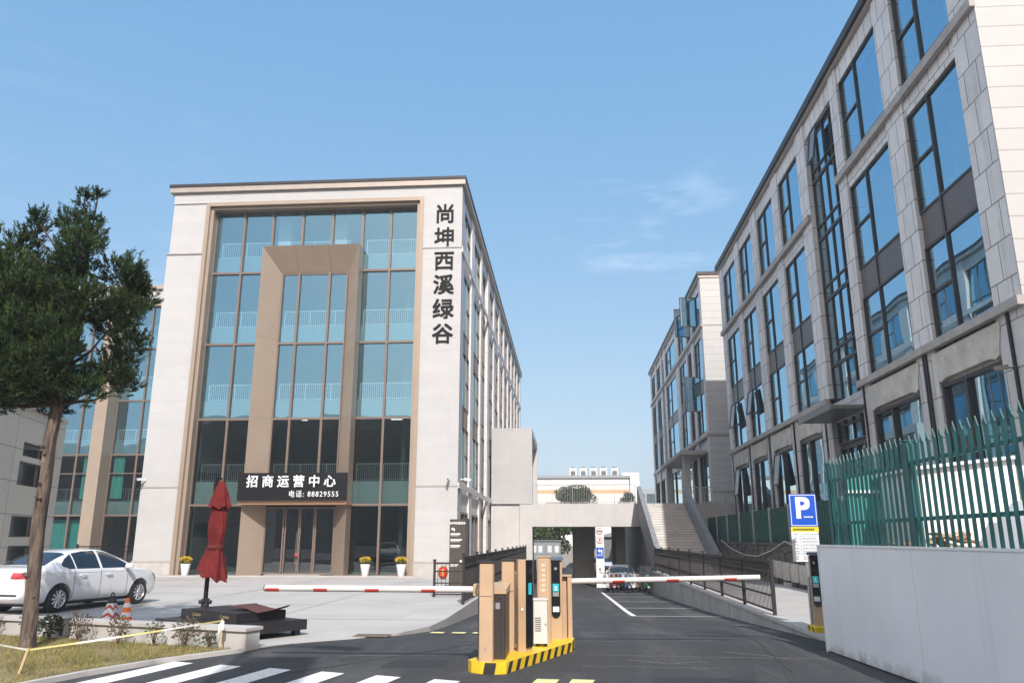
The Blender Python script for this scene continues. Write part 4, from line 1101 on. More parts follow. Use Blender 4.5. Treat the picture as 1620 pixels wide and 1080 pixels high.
for k in range(16):
    s = MB(); s.obox((0, 0, 0), (rs.uniform(.35, .9), rs.uniform(.06, .14), .02)); o = s.build('plank', M['debris' if k % 3 else 'stake'], dbs)
    o.location = (rs.uniform(-.35, .5), rs.uniform(-.6, .9), .03 + k * .014); o.rotation_euler = (rs.uniform(-.2, .2), rs.uniform(-.25, .25), rs.uniform(0, 3))
stp = thing('stacked_rails', 'grey steel rails lying behind the hoarding top', 'steel rails', (4.9, 8.3, 1.5))
for k in range(3):
    s = MB(); s.obox((0, 0, 0), (.06, 1.7, .06)); o = s.build('rail', M['galv'], stp); o.location = (.16 * k, 0, .06); o.rotation_euler = (0, 0, R(18))

# ================================================================== barrier island
il = thing('traffic_island', 'yellow and black striped kerb island carrying the barrier machines', 'traffic island', (-.6, 12.3, 0))
oI = (-.6, 12.3, 0)
ISL = [(-1.36, 11.10), (-1.30, 10.95), (-1.17, 10.86), (-.95, 10.83), (-.84, 10.88), (.03, 13.03), (.07, 13.55), (.02, 13.78), (-.10, 13.88), (-.42, 13.88), (-.52, 13.78)]
s = MB(); s.prism(ISL, -.02, .14); s.build('kerb', M['yellow'], il, off=oI)
s = MB()
def stripe_on(a, b, t0, t1, sl):
    a, b = Vector(a), Vector(b); d = b - a; nrm = Vector((d.y, -d.x)).normalized() * .003
    P = lambda t, z: (a.x + d.x * t + nrm.x, a.y + d.y * t + nrm.y, z)
    s.quad(P(t0, .002), P(t1, .002), P(t1 + sl, .138), P(t0 + sl, .138))
Ls = 9
for k in range(Ls): stripe_on(ISL[4], ISL[5], (k + .12) / Ls, (k + .55) / Ls, .035)
stripe_on(ISL[2], ISL[3], .15, .85, .12)
stripe_on(ISL[5], ISL[6], .2, .65, .1); stripe_on(ISL[7], ISL[8], .2, .7, .1)
s.build('stripes', M['blackpaint'], il, off=oI)

def arm_parts(root, x0, x1, y, z0, z1, dirn, off):
    """round boom, red reflective sleeves as children"""
    b = MB(); b.cyl((x0, y, z0), (x1, y, z1), .046, .042, 16); o = b.build('arm', M['arm'], root, True, off=off)
    L = abs(x1 - x0)
    for t0 in ((.19, .455, .70, .93) if dirn < 0 else (.22, .51, .816)):
        t1 = t0 + .20 / L
        b = MB()
        for k in range(6):          # a reflective sticker on the near side of the round boom
            a0, a1 = R(-88 + 15 * k), R(-88 + 15 * (k + 1))
            q = [(x0 + (x1 - x0) * t, y - .0475 * math.cos(a), z0 + (z1 - z0) * t + .0475 * math.sin(a)) for t, a in ((t0, a0), (t1, a0), (t1, a1), (t0, a1))]
            b.quad(*(q if dirn > 0 else q[::-1]))
        b.build('red_band', M['red'], o, True, off=off)
    e = MB(); p1 = (x1 + (.012 if x1 > x0 else -.012), y, z1); e.cyl((x1, y, z1), p1, .044, .044, 16); e.build('end_cap', M['plastic_blk'] if dirn < 0 else M['rail_white'], o, off=off)
bl = thing('barrier_gate', 'tan barrier gate with dark cabinet and lowered boom reaching left to the plaza', 'barrier', (-1.1, 11.4, .14))
oL_ = (-1.1, 11.4, .14)
for (x0, x1, y0, y1) in ((-1.20, -1.015, 10.90, 11.10), (-.985, -.80, 11.93, 12.11)):
    s = MB(); s.bevbox(x0, x1, y0, y1, .14, 1.385, .012); o = s.build('upright', M['tan_box'], bl, off=oL_)
    s = MB(); s.box(x0 - .01, x1 + .01, y0 - .01, y1 + .01, 1.385, 1.41); s.build('cap', M['plastic_blk'], o, off=oL_)
    s = MB(); s.box(x0 + .012, x1 - .012, y0 - .0025, y0 - .0005, .955, .961); s.build('seam', M['brown_box'], o, off=oL_)
    s = MB(); s.cyl(((x0 + x1) / 2, y0 - .004, .30), ((x0 + x1) / 2, y0 - .0005, .30), .012, .012, 12); s.build('lock', M['galv'], o, off=oL_)
s = MB(); s.bevbox(-1.24, -.865, 11.13, 11.90, .14, .97, .02); s.build('cabinet', M['brown_box'], bl, off=oL_)
s = MB(); s.prism([(11.12, .975), (11.12, 1.03), (11.91, 1.09), (11.91, .975)], -1.25, -.855, 'x'); s.build('lid', M['tan_box'], bl, off=oL_)
s = MB(); s.bevbox(-1.34, -1.25, 11.38, 11.52, .93, 1.09, .01); s.build('bracket', M['tan_box'], bl, off=oL_)
s = MB(); s.box(-1.20, -1.205 + .3, 11.126, 11.1295, .915, .922); s.box(-.93, -.924, 11.126, 11.1295, .18, .93); s.build('door_gap', M['frame_blk'], bl, off=oL_)
s = MB(); s.box(-1.0, -.94, 11.125, 11.129, .78, .86); s.build('rating_plate', M['galv'], bl, off=oL_)
s = MB(); s.tube([(-.90, 12.0, .15), (-.86, 12.02, .22), (-.80, 12.0, .17), (-.72, 11.93, .155), (-.70, 11.9, .2)], .011, 6); s.build('cable', M['frame_blk'], bl, off=oL_)
arm_parts(bl, -1.30, -4.34, 11.45, 1.01, 1.02, -1, oL_)

cp = thing('camera_post', 'chamfered tan post with a black side panel and small teal screen between the barrier uprights', 'camera post', (-.66, 11.95, .14))
oC = (-.66, 11.95, .14)
s = MB(); s.prism([(-.775, 11.97), (-.735, 11.86), (-.625, 11.84), (-.545, 11.97), (-.56, 12.08), (-.75, 12.09)], .14, 1.405); s.build('post', M['tan_box'], cp, off=oC)
s = MB(); d = (Vector((-.545, 11.97)) - Vector((-.625, 11.84))); an = math.atan2(d.y, d.x)
s.obox((-.578, 11.893, .80), (.150, .02, 1.20), an); s.build('black_panel', M['black_gloss'], cp, off=oC)
s = MB(); s.obox((-.568, 11.884, 1.00), (.07, .012, .16), an); s.build('screen', M['screen'], cp, off=oC)
s = MB(); s.box(-.69, -.665, 11.834, 11.841, .70, .74); s.build('keyhole_plate', M['rail_white'], cp, off=oC)

tb = thing('plain_post', 'plain tan box post with a chamfered edge behind the pale grey cabinet', 'post', (-.38, 12.85, .14))
oT = (-.38, 12.85, .14)
s = MB(); s.bevbox(-.50, -.285, 12.78, 13.02, .14, 1.42, .025); s.build('post', M['tan_box'], tb, off=oT)
s = MB(); s.box(-.505, -.28, 12.775, 13.025, 1.42, 1.435); s.build('cap', M['tan_box'], tb, off=oT)
s = MB()
for k in range(6): s.obox((-.40, 12.777, 1.30 - k * .075), (.055, .004, .035))
s.build('lettering_marks', mat('worn_tan', (.66, .52, .38), .5), tb, off=oT)

gb = thing('control_cabinet', 'small pale grey control cabinet on short feet between the tan posts', 'cabinet', (-.44, 12.5, .14))
oG = (-.44, 12.5, .14)
s = MB(); s.bevbox(-.545, -.335, 12.44, 12.68, .185, .80, .012); s.build('body', M['greybox'], gb, off=oG)
s = MB(); s.box(-.55, -.33, 12.43, 12.69, .80, .82); s.build('lid', M['greybox'], gb, off=oG)
for x in (-.51, -.39):
    s = MB(); s.box(x, x + .05, 12.46, 12.52, .14, .185); s.build('foot', M['frame_blk'], gb, off=oG)
s = MB(); s.cyl((-.36, 12.437, .46), (-.36, 12.43, .46), .014, .014, 12); s.build('lock', M['galv'], gb, off=oG)
s = MB()
for k in range(7): s.box(-.52, -.43, 12.434, 12.4385, .36 + k * .03, .372 + k * .03)
s.build('vent', M['louvre'], gb, off=oG)

tm = thing('ticket_machine', 'tan ticket machine with rounded black panel, camera and teal screen facing the driveway entrance', 'ticket machine', (-.215, 13.35, .14))
s = MB(); s.bevbox(-.105, .105, 0, .22, 0, 1.22, .02); s.build('post', M['tan_box'], tm)
s = MB(); s.bevbox(-.125, .125, -.03, .24, 1.222, 1.275, .012); s.build('cap', mat('slate_cap', (.10, .13, .17), .4), tm)
s = MB(); pts = [(-.07, 1.21), (-.07, .40)] + [(-.07 * math.cos(t * math.pi / 8), .40 - .07 * math.sin(t * math.pi / 8)) for t in range(1, 8)] + [(.07, .40), (.07, 1.21)]
s.prism(pts, -.022, -.001, 'y'); s.build('black_panel', M['black_gloss'], tm)
s = MB(); s.cyl((0, -.04, 1.09), (0, -.02, 1.09), .034, .034, 18); s.cyl((0, -.048, 1.09), (0, -.04, 1.09), .02, .02, 18, 1); s.build('camera', [M['plastic_blk'], M['lamp_clear']], tm)
s = MB(); s.box(-.052, .052, -.027, -.0225, .735, .855); sc_ = s.build('screen', M['screen'], tm)
s = MB(); s.box(-.05, .05, -.027, -.0225, .66, .725); s.build('speaker_plate', M['galv'], tm)
s = MB(); s.box(-.05, .05, -.027, -.0225, .42, .50); s.build('ticket_slot', M['rail_white'], tm)
s = MB(); s.cyl((0, -.029, .80), (0, -.0275, .80), .018, .018, 14); s.box(-.026, .026, -.029, -.0275, .755, .768); s.build('screen_icon', M['letter_white'], tm)
tm2 = copy_tree(tm); tm2.location = (4.47, 15.15, .10); tm2.rotation_euler = (0, 0, R(-28))
tm2['label'] = 'tan ticket machine on a yellow base tucked against the end of the white hoarding'
yb2 = thing('machine_base', 'small yellow and black painted base under the ticket machine beside the hoarding', 'plinth', (4.48, 15.2, .09))
s = MB(); s.bevbox(-.15, .16, -.20, .28, 0, .10, .01); s.build('block', M['yellow'], yb2)
s = MB(); s.quad((-.153, -.08, .005), (-.153, -.16, .005), (-.153, -.10, .095), (-.153, -.02, .095)); s.quad((-.153, .16, .005), (-.153, .08, .005), (-.153, .14, .095), (-.153, .22, .095)); s.build('stripes', M['blackpaint'], yb2)
tm2.location = (4.48, 15.2, .19)

br_ = thing('barrier_gate', 'slim tan barrier post with red and white boom lowered across the right lane', 'barrier', (-.06, 13.65, .14))
oR = (-.06, 13.65, .14)
s = MB(); s.bevbox(-.13, -.035, 13.58, 13.80, .14, 1.10, .012); s.build('cabinet', M['tan_box'], br_, off=oR)
s = MB(); s.bevbox(-.03, .045, 13.50, 13.72, .14, 1.10, .012); s.build('side_cover', M['tan_box'], br_, off=oR)
s = MB(); s.box(-.14, .05, 13.49, 13.81, 1.10, 1.12); s.build('lid', M['tan_box'], br_, off=oR)
arm_parts(br_, .045, 3.10, 13.60, 1.02, 1.09, 1, oR)

# ================================================================== signs
ps = thing('parking_sign', 'blue parking sign with a white P above a white tariff board on a steel pole', 'road sign', (4.56, 15.9, 0))
s = MB(); s.cyl((0, .03, .08), (0, .03, 2.50), .032, .032, 14); s.cyl((0, .03, .08), (0, .03, .11), .09, .09, 14); s.build('pole', M['galv'], ps, True)
s = MB(); s.bevbox(-.262, .262, -.022, -.004, 1.93, 2.55, .003); pb = s.build('blue_plate', M['sign_blue'], ps)
s = MB()
for (x0, x1, z0, z1) in ((-.245, .245, 2.522, 2.534), (-.245, .245, 1.946, 1.958), (-.245, -.233, 1.958, 2.522), (.233, .245, 1.958, 2.522)): s.box(x0, x1, -.026, -.0225, z0, z1)
s.build('border', M['sign_white'], pb)
text('letter', 'P', .55, M['sign_white'], pb, (-.02, -.0235, 2.265), ext=.003, bold=.018)
s = MB()
for k in range(5): s.box(.00 + k * .036, .028 + k * .036, -.026, -.0225, 2.10, 2.125)
s.build('small_print', M['sign_white'], pb)
s = MB(); s.box(-.262, .262, -.021, -.004, 1.835, 1.925); yp = s.build('yellow_strip', M['sign_yellow'], ps)
s = MB()
for k in range(11): s.box(-.22 + k * .037, -.22 + k * .037 + .028, -.0245, -.0215, 1.862, 1.896)
s.build('print_marks', M['plastic_blk'], yp)
s = MB(); s.box(-.262, .25, -.020, -.004, 1.28, 1.832); wp = s.build('tariff_board', M['sign_white'], ps)
s = MB()
for z in (1.755, 1.69, 1.63, 1.565, 1.50, 1.41): s.box(-.255, .243, -.0235, -.0205, z, z + .006)
s.box(-.10, -.094, -.0237, -.0205, 1.41, 1.832)
rs = random.Random(4)
for z in (1.79, 1.72, 1.655, 1.595, 1.53, 1.47, 1.44, 1.38, 1.35, 1.32):
    x = -.07
    while x < .2:
        l = rs.uniform(.02, .06); s.box(x, x + l, -.0235, -.0205, z - .008, z + .008); x += l + .012
    s.box(-.22, -.22 + rs.uniform(.05, .09), -.0235, -.0205, z - .008, z + .008)
s.build('print_marks', mat('grey_print', (.30, .31, .33), .6), wp)

to = thing('totem_sign', 'tall dark brown direction totem with white lettering and arrows at the plaza edge', 'sign', (-3.85, 28.2, .012))
s = MB(); s.box(-.30, .26, -.17, .12, 0, 2.36); s.build('slab', M['totem'], to)
s = MB(); s.box(.26, .36, -.19, .14, 0, 2.38); s.build('side_fin', M['frame_dark'], to)
text('title', '尚坤西溪绿谷', .095, M['letter_white'], to, (-.02, -.178, 2.22), ext=.004, bold=.002)
s = MB(); rs = random.Random(8)
for z, l in ((1.86, .34), (1.66, .36), (1.46, .34), (.83, .27)):
    x = -.26
    while x < -.26 + l: s.box(x, x + .045, -.176, -.171, z - .025, z + .025); x += .058
    s.box(-.26, -.26 + l * .9, -.176, -.171, z - .065, z - .05)
s.build('print_marks', M['letter_white'], to)
def arrow_mb(cx, cz, r, y, flip=1):
    a = MB(); P = lambda x, z: (cx + flip * x * r, cz + z * r)
    a.prism([P(-1, .1), P(-.1, .9), P(-.1, .45), P(.9, .45), P(.9, -.9), P(.35, -.9), P(.35, -.15), P(-.1, -.15), P(-.1, -.7)], y - .005, y, 'y')
    return a
arrow_mb(-.18, 2.02, .07, -.171).build('arrow', M['letter_white'], to)
arrow_mb(.13, .93, .07, -.171).build('arrow', M['letter_white'], to)
# round signs and blue board on the middle pillar
def round_sign(name, lab, x, z, rad, body):
    t = thing(name, lab, 'road sign', (x, 54.0, z))
    s = MB(); s.cyl((0, .025, 0), (0, 0, 0), rad, rad, 28); s.build('plate', M['sign_white'], t)
    s = MB(); n = 28
    for i in range(n):
        a0, a1 = 2 * math.pi * i / n, 2 * math.pi * (i + 1) / n
        s.quad((rad * math.cos(a0), -.004, rad * math.sin(a0)), (rad * math.cos(a1), -.004, rad * math.sin(a1)), (rad * .82 * math.cos(a1), -.004, rad * .82 * math.sin(a1)), (rad * .82 * math.cos(a0), -.004, rad * .82 * math.sin(a0)))
    s.build('red_ring', M['red'], t)
    text('figure', body, rad * 1.15 if len(body) == 1 else rad * .72, M['letter_black'], t, (0, -.006, 0), ext=.003, bold=.008)
round_sign('height_limit_sign', 'round white height limit sign with red ring at the top of the middle pillar', 2.09, 2.20, .21, '2.2m')
round_sign('speed_limit_sign', 'round speed limit sign reading 5 on the middle pillar', 2.09, 1.62, .21, '5')
bs = thing('direction_board', 'blue board with a white left turn arrow on the middle pillar', 'road sign', (2.09, 54.0, .90))
s = MB(); s.box(-.24, .24, 0, .025, -.35, .25); s.box(-.24, .24, 0, .02, -.44, -.355); s.build('plate', M['sign_blue'], bs)
arrow_mb(0, .03, .17, -.002).build('arrow', M['sign_white'], bs)
s = MB()
for z in (-.2, -.27):
    for k in range(5): s.box(-.17 + k * .07, -.17 + k * .07 + .05, -.007, -.002, z - .02, z + .02)
s.build('print_marks', M['sign_white'], bs)

# ================================================================== cameras on the walls
def cctv(loc, rz, label, cm='rail_white'):
    t = thing('security_camera', label, 'camera', loc, rz)
    s = MB(); s.box(-.05, .05, -.02, 0, -.06, .06); s.cyl((0, -.02, 0), (0, -.22, .02), .02); s.build('bracket', M[cm], t)
    s = MB(); s.obox((0, -.34, .0), (.11, .34, .11), 0, 0, 0, R(8)); s.build('housing', M[cm], t)
    s = MB(); s.cyl((0, -.51, -.03), (0, -.525, -.03), .04); s.build('lens', M['plastic_blk'], t)
    return t
cctv((-5.6, 37.41, 4.48), 0, 'white security camera low on the right pier of the main block')
cctv((-5.17, 38.3, 4.5), R(90), 'white security camera just round the corner of the main block')
cctv((-20.6, 37.38, 4.5), R(-15), 'white security camera at the left corner of the main block')
cctv((10.3, 18.3, 5.5), R(-90), 'dark bracketed security camera on the near corner of the grey block', 'frame_dark')

# ================================================================== plaza things
pw = thing('planter_wall', 'low pale concrete wall with a capstone between the lawn and the plaza', 'wall', (-7.8, 13.4, 0))
a, b = Vector((-5.02, 12.86)), Vector((-10.4, 14.42)); c_ = Vector((-31, 20.6))
s = MB(); s2 = MB()
for (u, v) in ((a, b), (b, c_)):
    d = v - u; L = d.length; an = math.atan2(d.y, d.x); m = (u + v) / 2
    s.obox((m.x, m.y, .135), (L, .34, .31), an); s2.obox((m.x, m.y, .315), (L + .05, .42, .05), an)
s.build('wall', M['conc_pale'], pw, off=(-7.8, 13.4, 0)); s2.build('capstone', M['conc_pale'], pw, off=(-7.8, 13.4, 0))
jb = thing('junction_box', 'small dark grey box fixed to the front of the planter wall', 'box', (-8.66, 13.70, .12))
s = MB(); s.obox((0, -.03, .11), (.15, .10, .26), R(-16)); s.obox((0, -.03, .25), (.17, .12, .02), R(-16)); s.build('body', mat('slate_plastic', (.07, .085, .09), .6), jb)

pt = thing('stage_platform', 'low black timber platform of two stacked tiers on the plaza', 'platform', (-6.2, 14.75, .012), R(-32.7))
def slat_top(mb, x0, x1, y0, y1, z0, z1, n):
    w_ = (y1 - y0) / n
    for k in range(n): mb.box(x0, x1, y0 + k * w_ + .004, y0 + (k + 1) * w_ - .004, z1 - .02, z1)
    mb.box(x0, x1, y0, y1, z0, z1 - .022)
s = MB(); slat_top(s, -1.2, 1.2, -.78, .78, .10, .27, 12); s.build('lower_tier', M['blackwood'], pt)
for x in (-1.05, 0, 1.05):
    for y in (-.65, .65):
        s = MB(); s.box(x - .06, x + .06, y - .06, y + .06, 0, .10); s.build('leg', M['blackwood'], pt)
s = MB(); slat_top(s, -.95, .78, -.42, .62, .272, .43, 9); s.build('upper_tier', M['blackwood'], pt)
s = MB()
for x in (-.55, .32):
    n = 12
    for i in range(n):
        a0, a1 = 2 * math.pi * i / n, 2 * math.pi * (i + 1) / n
        s.quad((x + .035 * math.cos(a0), -.424, .35 + .035 * math.sin(a0)), (x + .035 * math.cos(a1), -.424, .35 + .035 * math.sin(a1)), (x + .02 * math.cos(a1), -.424, .35 + .02 * math.sin(a1)), (x + .02 * math.cos(a0), -.424, .35 + .02 * math.sin(a0)))
    for k in range(4): s.box(x + .05 + k * .05, x + .09 + k * .05, -.425, -.4205, .33, .37)
s.build('gold_lettering', mat('gold_print', (.20, .16, .08), .6), pt)
dm = MB(); nn = 12
for i in range(nn + 1):
    u = i / nn
    for j in range(7):
        v = j / 6
        dm.v.append((-.05 + 1.0 * u, -.05 + .62 * v, .455 + .035 * math.sin(u * 5 + v * 2) * (.4 + u) + .02 * (i in (0, nn))))
for i in range(nn):
    for j in range(6):
        k = i * 7 + j; dm.f.append((k, k + 7, k + 8, k + 1)); dm.m.append(0)
do = dm.build('door_mat', M['mat_red'], None, True); do.location = (-6.2, 14.75, .03); do.rotation_euler = (0, 0, R(-32.7))
tag(do, 'rumpled maroon mat lying on the upper tier of the black platform', 'mat')
sol = do.modifiers.new('thick', 'SOLIDIFY'); sol.thickness = .012

um = thing('folded_parasol', 'closed maroon cantilever parasol tied to its dark pole beside the black platform', 'parasol', (-6.96, 15.3, .012))
s = MB(); s.cyl((0, 0, 0), (0, 0, .06), .26, .24, 20); s.cyl((0, 0, .06), (0, 0, 2.82), .043, .040, 14); s.build('pole', M['frame_blk'], um, True)
s = MB(); s.cyl((0, 0, .42), (0, 0, .58), .075, .075, 14); s.cyl((-.12, 0, .52), (.12, 0, .52), .035, .035, 10); s.cyl((0, -.12, .55), (0, .02, .55), .03, .03, 10); s.build('clamp', M['plastic_blk'], um, True)
s = MB(); s.tube([(0, 0, 2.78), (.05, -.02, 2.86), (.12, -.03, 2.84)], .028, 8); s.tube([(.045, 0, 1.2), (.06, -.02, 2.0), (.08, -.03, 2.7)], .02, 8); s.build('arm', M['frame_blk'], um, True)
s = MB(); n, rings = 40, 30
cx0 = .13
ru = random.Random(6)
for j in range(rings + 1):
    t = j / rings; z = 2.76 - 1.74 * t
    if t < .30: r = .05 + .13 * (t / .30) ** .8
    elif t < .68: r = .135 + .035 * math.sin((t - .30) / .38 * math.pi) - .02 * (t - .3) / .38
    else: r = .120 + .17 * ((t - .68) / .32) ** .9
    fold = .10 + .30 * t
    for i in range(n):
        a_ = 2 * math.pi * i / n
        rr = r * (1 + fold * .28 * math.sin(a_ * 7 + t * 1.6) + .10 * math.sin(a_ * 3 + t * 6) + .05 * math.sin(a_ * 13 - t * 4))
        zz = z - (.13 * max(0, t - .72) / .28) * (.25 * math.sin(a_ * 7 + 1.2) + 1.0 * math.cos(a_ + .3))
        s.v.append((cx0 - .10 * max(0, t - .55) + rr * math.cos(a_), -.02 + rr * .85 * math.sin(a_), zz))
for j in range(rings):
    for i in range(n):
        s.f.append((j * n + i, j * n + (i + 1) % n, (j + 1) * n + (i + 1) % n, (j + 1) * n + i)); s.m.append(0)
s.build('canopy', M['maroon'], um, True)
s = MB(); pr = []
for j in range(8):
    t = j / 7; pr.append((.055 + .145 * t ** .8, 2.80 - .52 * t))
nn = 32
for r, z in pr:
    for i in range(nn):
        a_ = 2 * math.pi * i / nn; q = 1 + .16 * math.sin(a_ * 6) * (z < 2.6); s.v.append((cx0 + r * q * math.cos(a_), -.02 + r * q * .9 * math.sin(a_), z + (.03 * math.sin(a_ * 6) if z < 2.35 else 0)))
for j in range(len(pr) - 1):
    for i in range(nn): s.f.append((j * nn + i, j * nn + (i + 1) % nn, (j + 1) * nn + (i + 1) % nn, (j + 1) * nn + i)); s.m.append(0)
s.build('vent_flap', M['maroon'], um, True)
s = MB(); s.lathe([(.152, 0), (.158, .02), (.158, .05), (.152, .07)], (cx0 - .01, -.02, 1.50), 24); s.build('tie_strap', mat('dark_strap', (.10, .012, .012), .8), um, True)
s = MB(); s.obox((.155, -.16, 1.25), (.02, .02, .16), 0, 0, .25); s.build('handle', M['chrome'], um)

cn = thing('traffic_cone', 'orange cone with two white bands by the planter wall', 'cone', (-9.42, 16.95, .012))
s = MB(); s.bevbox(-.15, .15, -.15, .15, 0, .025, .01); s.build('base', M['orange'], cn)
s = MB(); s.lathe([(.125, .025), (.035, .46), (.028, .47), (.0, .47)], n=24); body = s.build('body', M['orange'], cn, True)
for z0, z1 in ((.09, .18), (.28, .37)):
    s = MB(); f_ = lambda z: .125 - (z - .025) * .09 / .435 + .002
    s.lathe([(f_(z0), z0), (f_(z1), z1)], n=24); s.build('white_band', M['sign_white'], body, True)
cs = thing('square_bollard', 'square tapered road bollard with red and white chevrons and black carry top', 'bollard', (-9.76, 16.95, .012))
s = MB(); h0, h1 = .145, .055
def tap(z): return h0 + (h1 - h0) * z / .42
s.add([(x * tap(z), y * tap(z), z) for z in (0, .42) for x, y in ((-1, -1), (1, -1), (1, 1), (-1, 1))], MB.BF); bo = s.build('body', M['sign_white'], cs)
s = MB()
for z in (.05, .21):
    for k in range(4):
        ca, sa = [(1, 0), (0, 1), (-1, 0), (0, -1)][k]
        def Q(u, zz): r = tap(zz) + .002; x, y = u * tap(zz), -r; return (x * ca - y * sa, x * sa + y * ca, zz)
        s.quad(Q(-1, z), Q(0, z + .07), Q(0, z + .13), Q(-1, z + .06)); s.quad(Q(0, z + .07), Q(1, z), Q(1, z + .06), Q(0, z + .13))
s.build('red_chevrons', M['red'], bo)
s = MB(); s.add([(x * r, y * r, z) for z, r in ((.36, tap(.36) + .004), (.50, .05)) for x, y in ((-1, -1), (1, -1), (1, 1), (-1, 1))], MB.BF); s.tube([(-.03, 0, .49), (-.03, 0, .55), (0, 0, .58), (.03, 0, .55), (.03, 0, .49)], .014, 8); s.build('top', M['plastic_blk'], cs)

def leafy(mb, c, rad, n, size, rnd, mi=(0,), up=.3, flat=1.0):
    """leaf-sized quads spread through an uneven volume"""
    for _ in range(n):
        while True:
            p = Vector((rnd.uniform(-1, 1), rnd.uniform(-1, 1), rnd.uniform(-1, 1)))
            if p.length <= 1: break
        p = p * (p.length ** -.35 if p.length > .05 else 1)
        q = Vector((c[0] + p.x * rad[0], c[1] + p.y * rad[1], c[2] + p.z * rad[2]))
        d = (p + Vector((rnd.uniform(-.8, .8), rnd.uniform(-.8, .8), rnd.uniform(-.4, .8) + up))).normalized()
        s_ = d.cross(Vector((rnd.uniform(-1, 1), rnd.uniform(-1, 1), rnd.uniform(-1, 1)))).normalized()
        l = size * rnd.uniform(.6, 1.4); w_ = l * .38
        mb.add([q, q + d * l * .5 + s_ * w_, q + d * l, q + d * l * .5 - s_ * w_], [(0, 1, 2, 3)], rnd.choice(mi))

def flower_pot(x, y, label, seed):
    t = thing('flower_pot', label, 'flower pot', (x, y, .05), 0, 'white flower pots by the glass front')
    s = MB(); s.lathe([(.13, 0), (.14, .01), (.225, .50), (.225, .53), (.20, .53), (.19, .47), (.0, .46)], n=28); s.build('pot', M['white'], t, True)
    r_ = random.Random(seed); s = MB()
    leafy(s, (0, 0, .62), (.21, .21, .13), 330, .07, r_, (0,)); s.build('leaves', M['leafC'], t)
    s = MB(); leafy(s, (0, 0, .71), (.26, .26, .12), 480, .05, r_, (0,)); s.build('flowers', M['flower'], t)
flower_pot(-17.9, 36.9, 'white pot of yellow flowers left of the portal beside the parasol', 1)
flower_pot(-9.33, 36.8, 'white pot of yellow flowers close to the right leg of the portal', 2)
flower_pot(-7.66, 36.8, 'white pot of yellow flowers nearest the lettered pier', 3)

ln = thing('red_lantern', 'red paper lantern with yellow lettering resting at the foot of the lettered pier', 'lantern', (-5.42, 34.9, .012))
s = MB(); n = 28; pr = [(.10, .05), (.16, .08), (.20, .16), (.21, .28), (.20, .40), (.16, .48), (.10, .51)]
s.lathe(pr, n=n); s.build('body', mat('red_paper', (.50, .015, .02), .5, var=.1), ln, True)
s = MB(); s.lathe([(.105, 0.02), (.115, .05), (.105, .06)], n=20); s.lathe([(.105, .505), (.11, .53), (.09, .56)], n=20); s.build('ring', mat('dull_gold', (.30, .17, .03), .5), ln, True)
s = MB()
for z in (.38, .28, .19):
    for k in range(3): s.box(-.06, .06, -.224, -.212, z - .035 + k * .028, z - .022 + k * .028)
s.build('gold_lettering', M['sign_yellow'], ln)
dt = thing('red_tie', 'strip of red cloth knotted round the entrance door handles', 'cloth', (-12.98, 37.87, 1.0))
s = MB(); s.tube([(-.06, 0, 0), (0, -.02, .02), (.08, 0, .0), (.1, .01, -.03), (0, -.03, -.05), (-.07, 0, -.02)], .022, 8); s.tube([(0, -.03, 0), (.08, -.05, -.1), (.2, -.03, -.16)], [.02, .018, .008], 6); s.tube([(0, -.03, 0), (-.05, -.05, -.12)], [.018, .008], 6); s.build('knot', M['red'], dt, True)
dc = thing('drain_cover', 'rusty drain cover set into the plaza edge', 'drain cover', (-3.55, 14.75, .013))
s = MB(); s.bevbox(-.32, .32, -.2, .2, 0, .008, .004)
for k in range(7): s.box(-.28 + k * .085, -.24 + k * .085, -.16, .16, .008, .012)
s.build('grate', mat('rusty_iron', (.15, .11, .085), .9, var=.3, vscale=10), dc)

# stakes and tape
s1 = thing('timber_stake', 'short raw timber stake leaning on the lawn near the kerb', 'stake', (-6.95, 10.14, .05))
s = MB(); s.tube([(0, 0, 0), (.06, .03, .30)], .017, 6); s.build('stick', M['stake'], s1)
s2_ = thing('timber_stake', 'thin upright timber stake at the end of the planter wall', 'stake', (-5.42, 12.60, .05))
s = MB(); s.tube([(0, 0, 0), (-.01, 0, .44)], .013, 6); s.build('stick', M['stake'], s2_)
s = MB(); s.quad((-.02, -.015, .42), (.03, -.016, .41), (.035, -.02, .28), (-.005, -.018, .27)); s.quad((.0, -.02, .41), (-.05, -.02, .36), (-.055, -.02, .22), (-.02, -.022, .24)); s.build('tape_tail', M['tape_w'], s2_)
tpm = MB()
def tape(p, q, sag, n, mi0):
    p, q = Vector(p), Vector(q)
    for i in range(n):
        def P(t): v = p.lerp(q, t); v.z -= sag * 4 * t * (1 - t); return v
        a_, b_ = P(i / n), P((i + 1) / n); tw = .5 * math.sin(i * .35)
        u = Vector((0, .012 * tw, .0125)); 
        tpm.quad(a_ - u, b_ - u, b_ + u, a_ + u, (mi0 + i // 3) % 2)
tape((-13.0, 14.6, .40), (-6.89, 10.17, .33), .06, 18, 0); tape((-6.89, 10.17, .33), (-5.43, 12.59, .46), .01, 14, 0)
tag(tpm.build('barrier_tape', [M['tape_y'], M['tape_w']]), 'yellow and white plastic tape strung between the timber stakes over the lawn', 'tape')
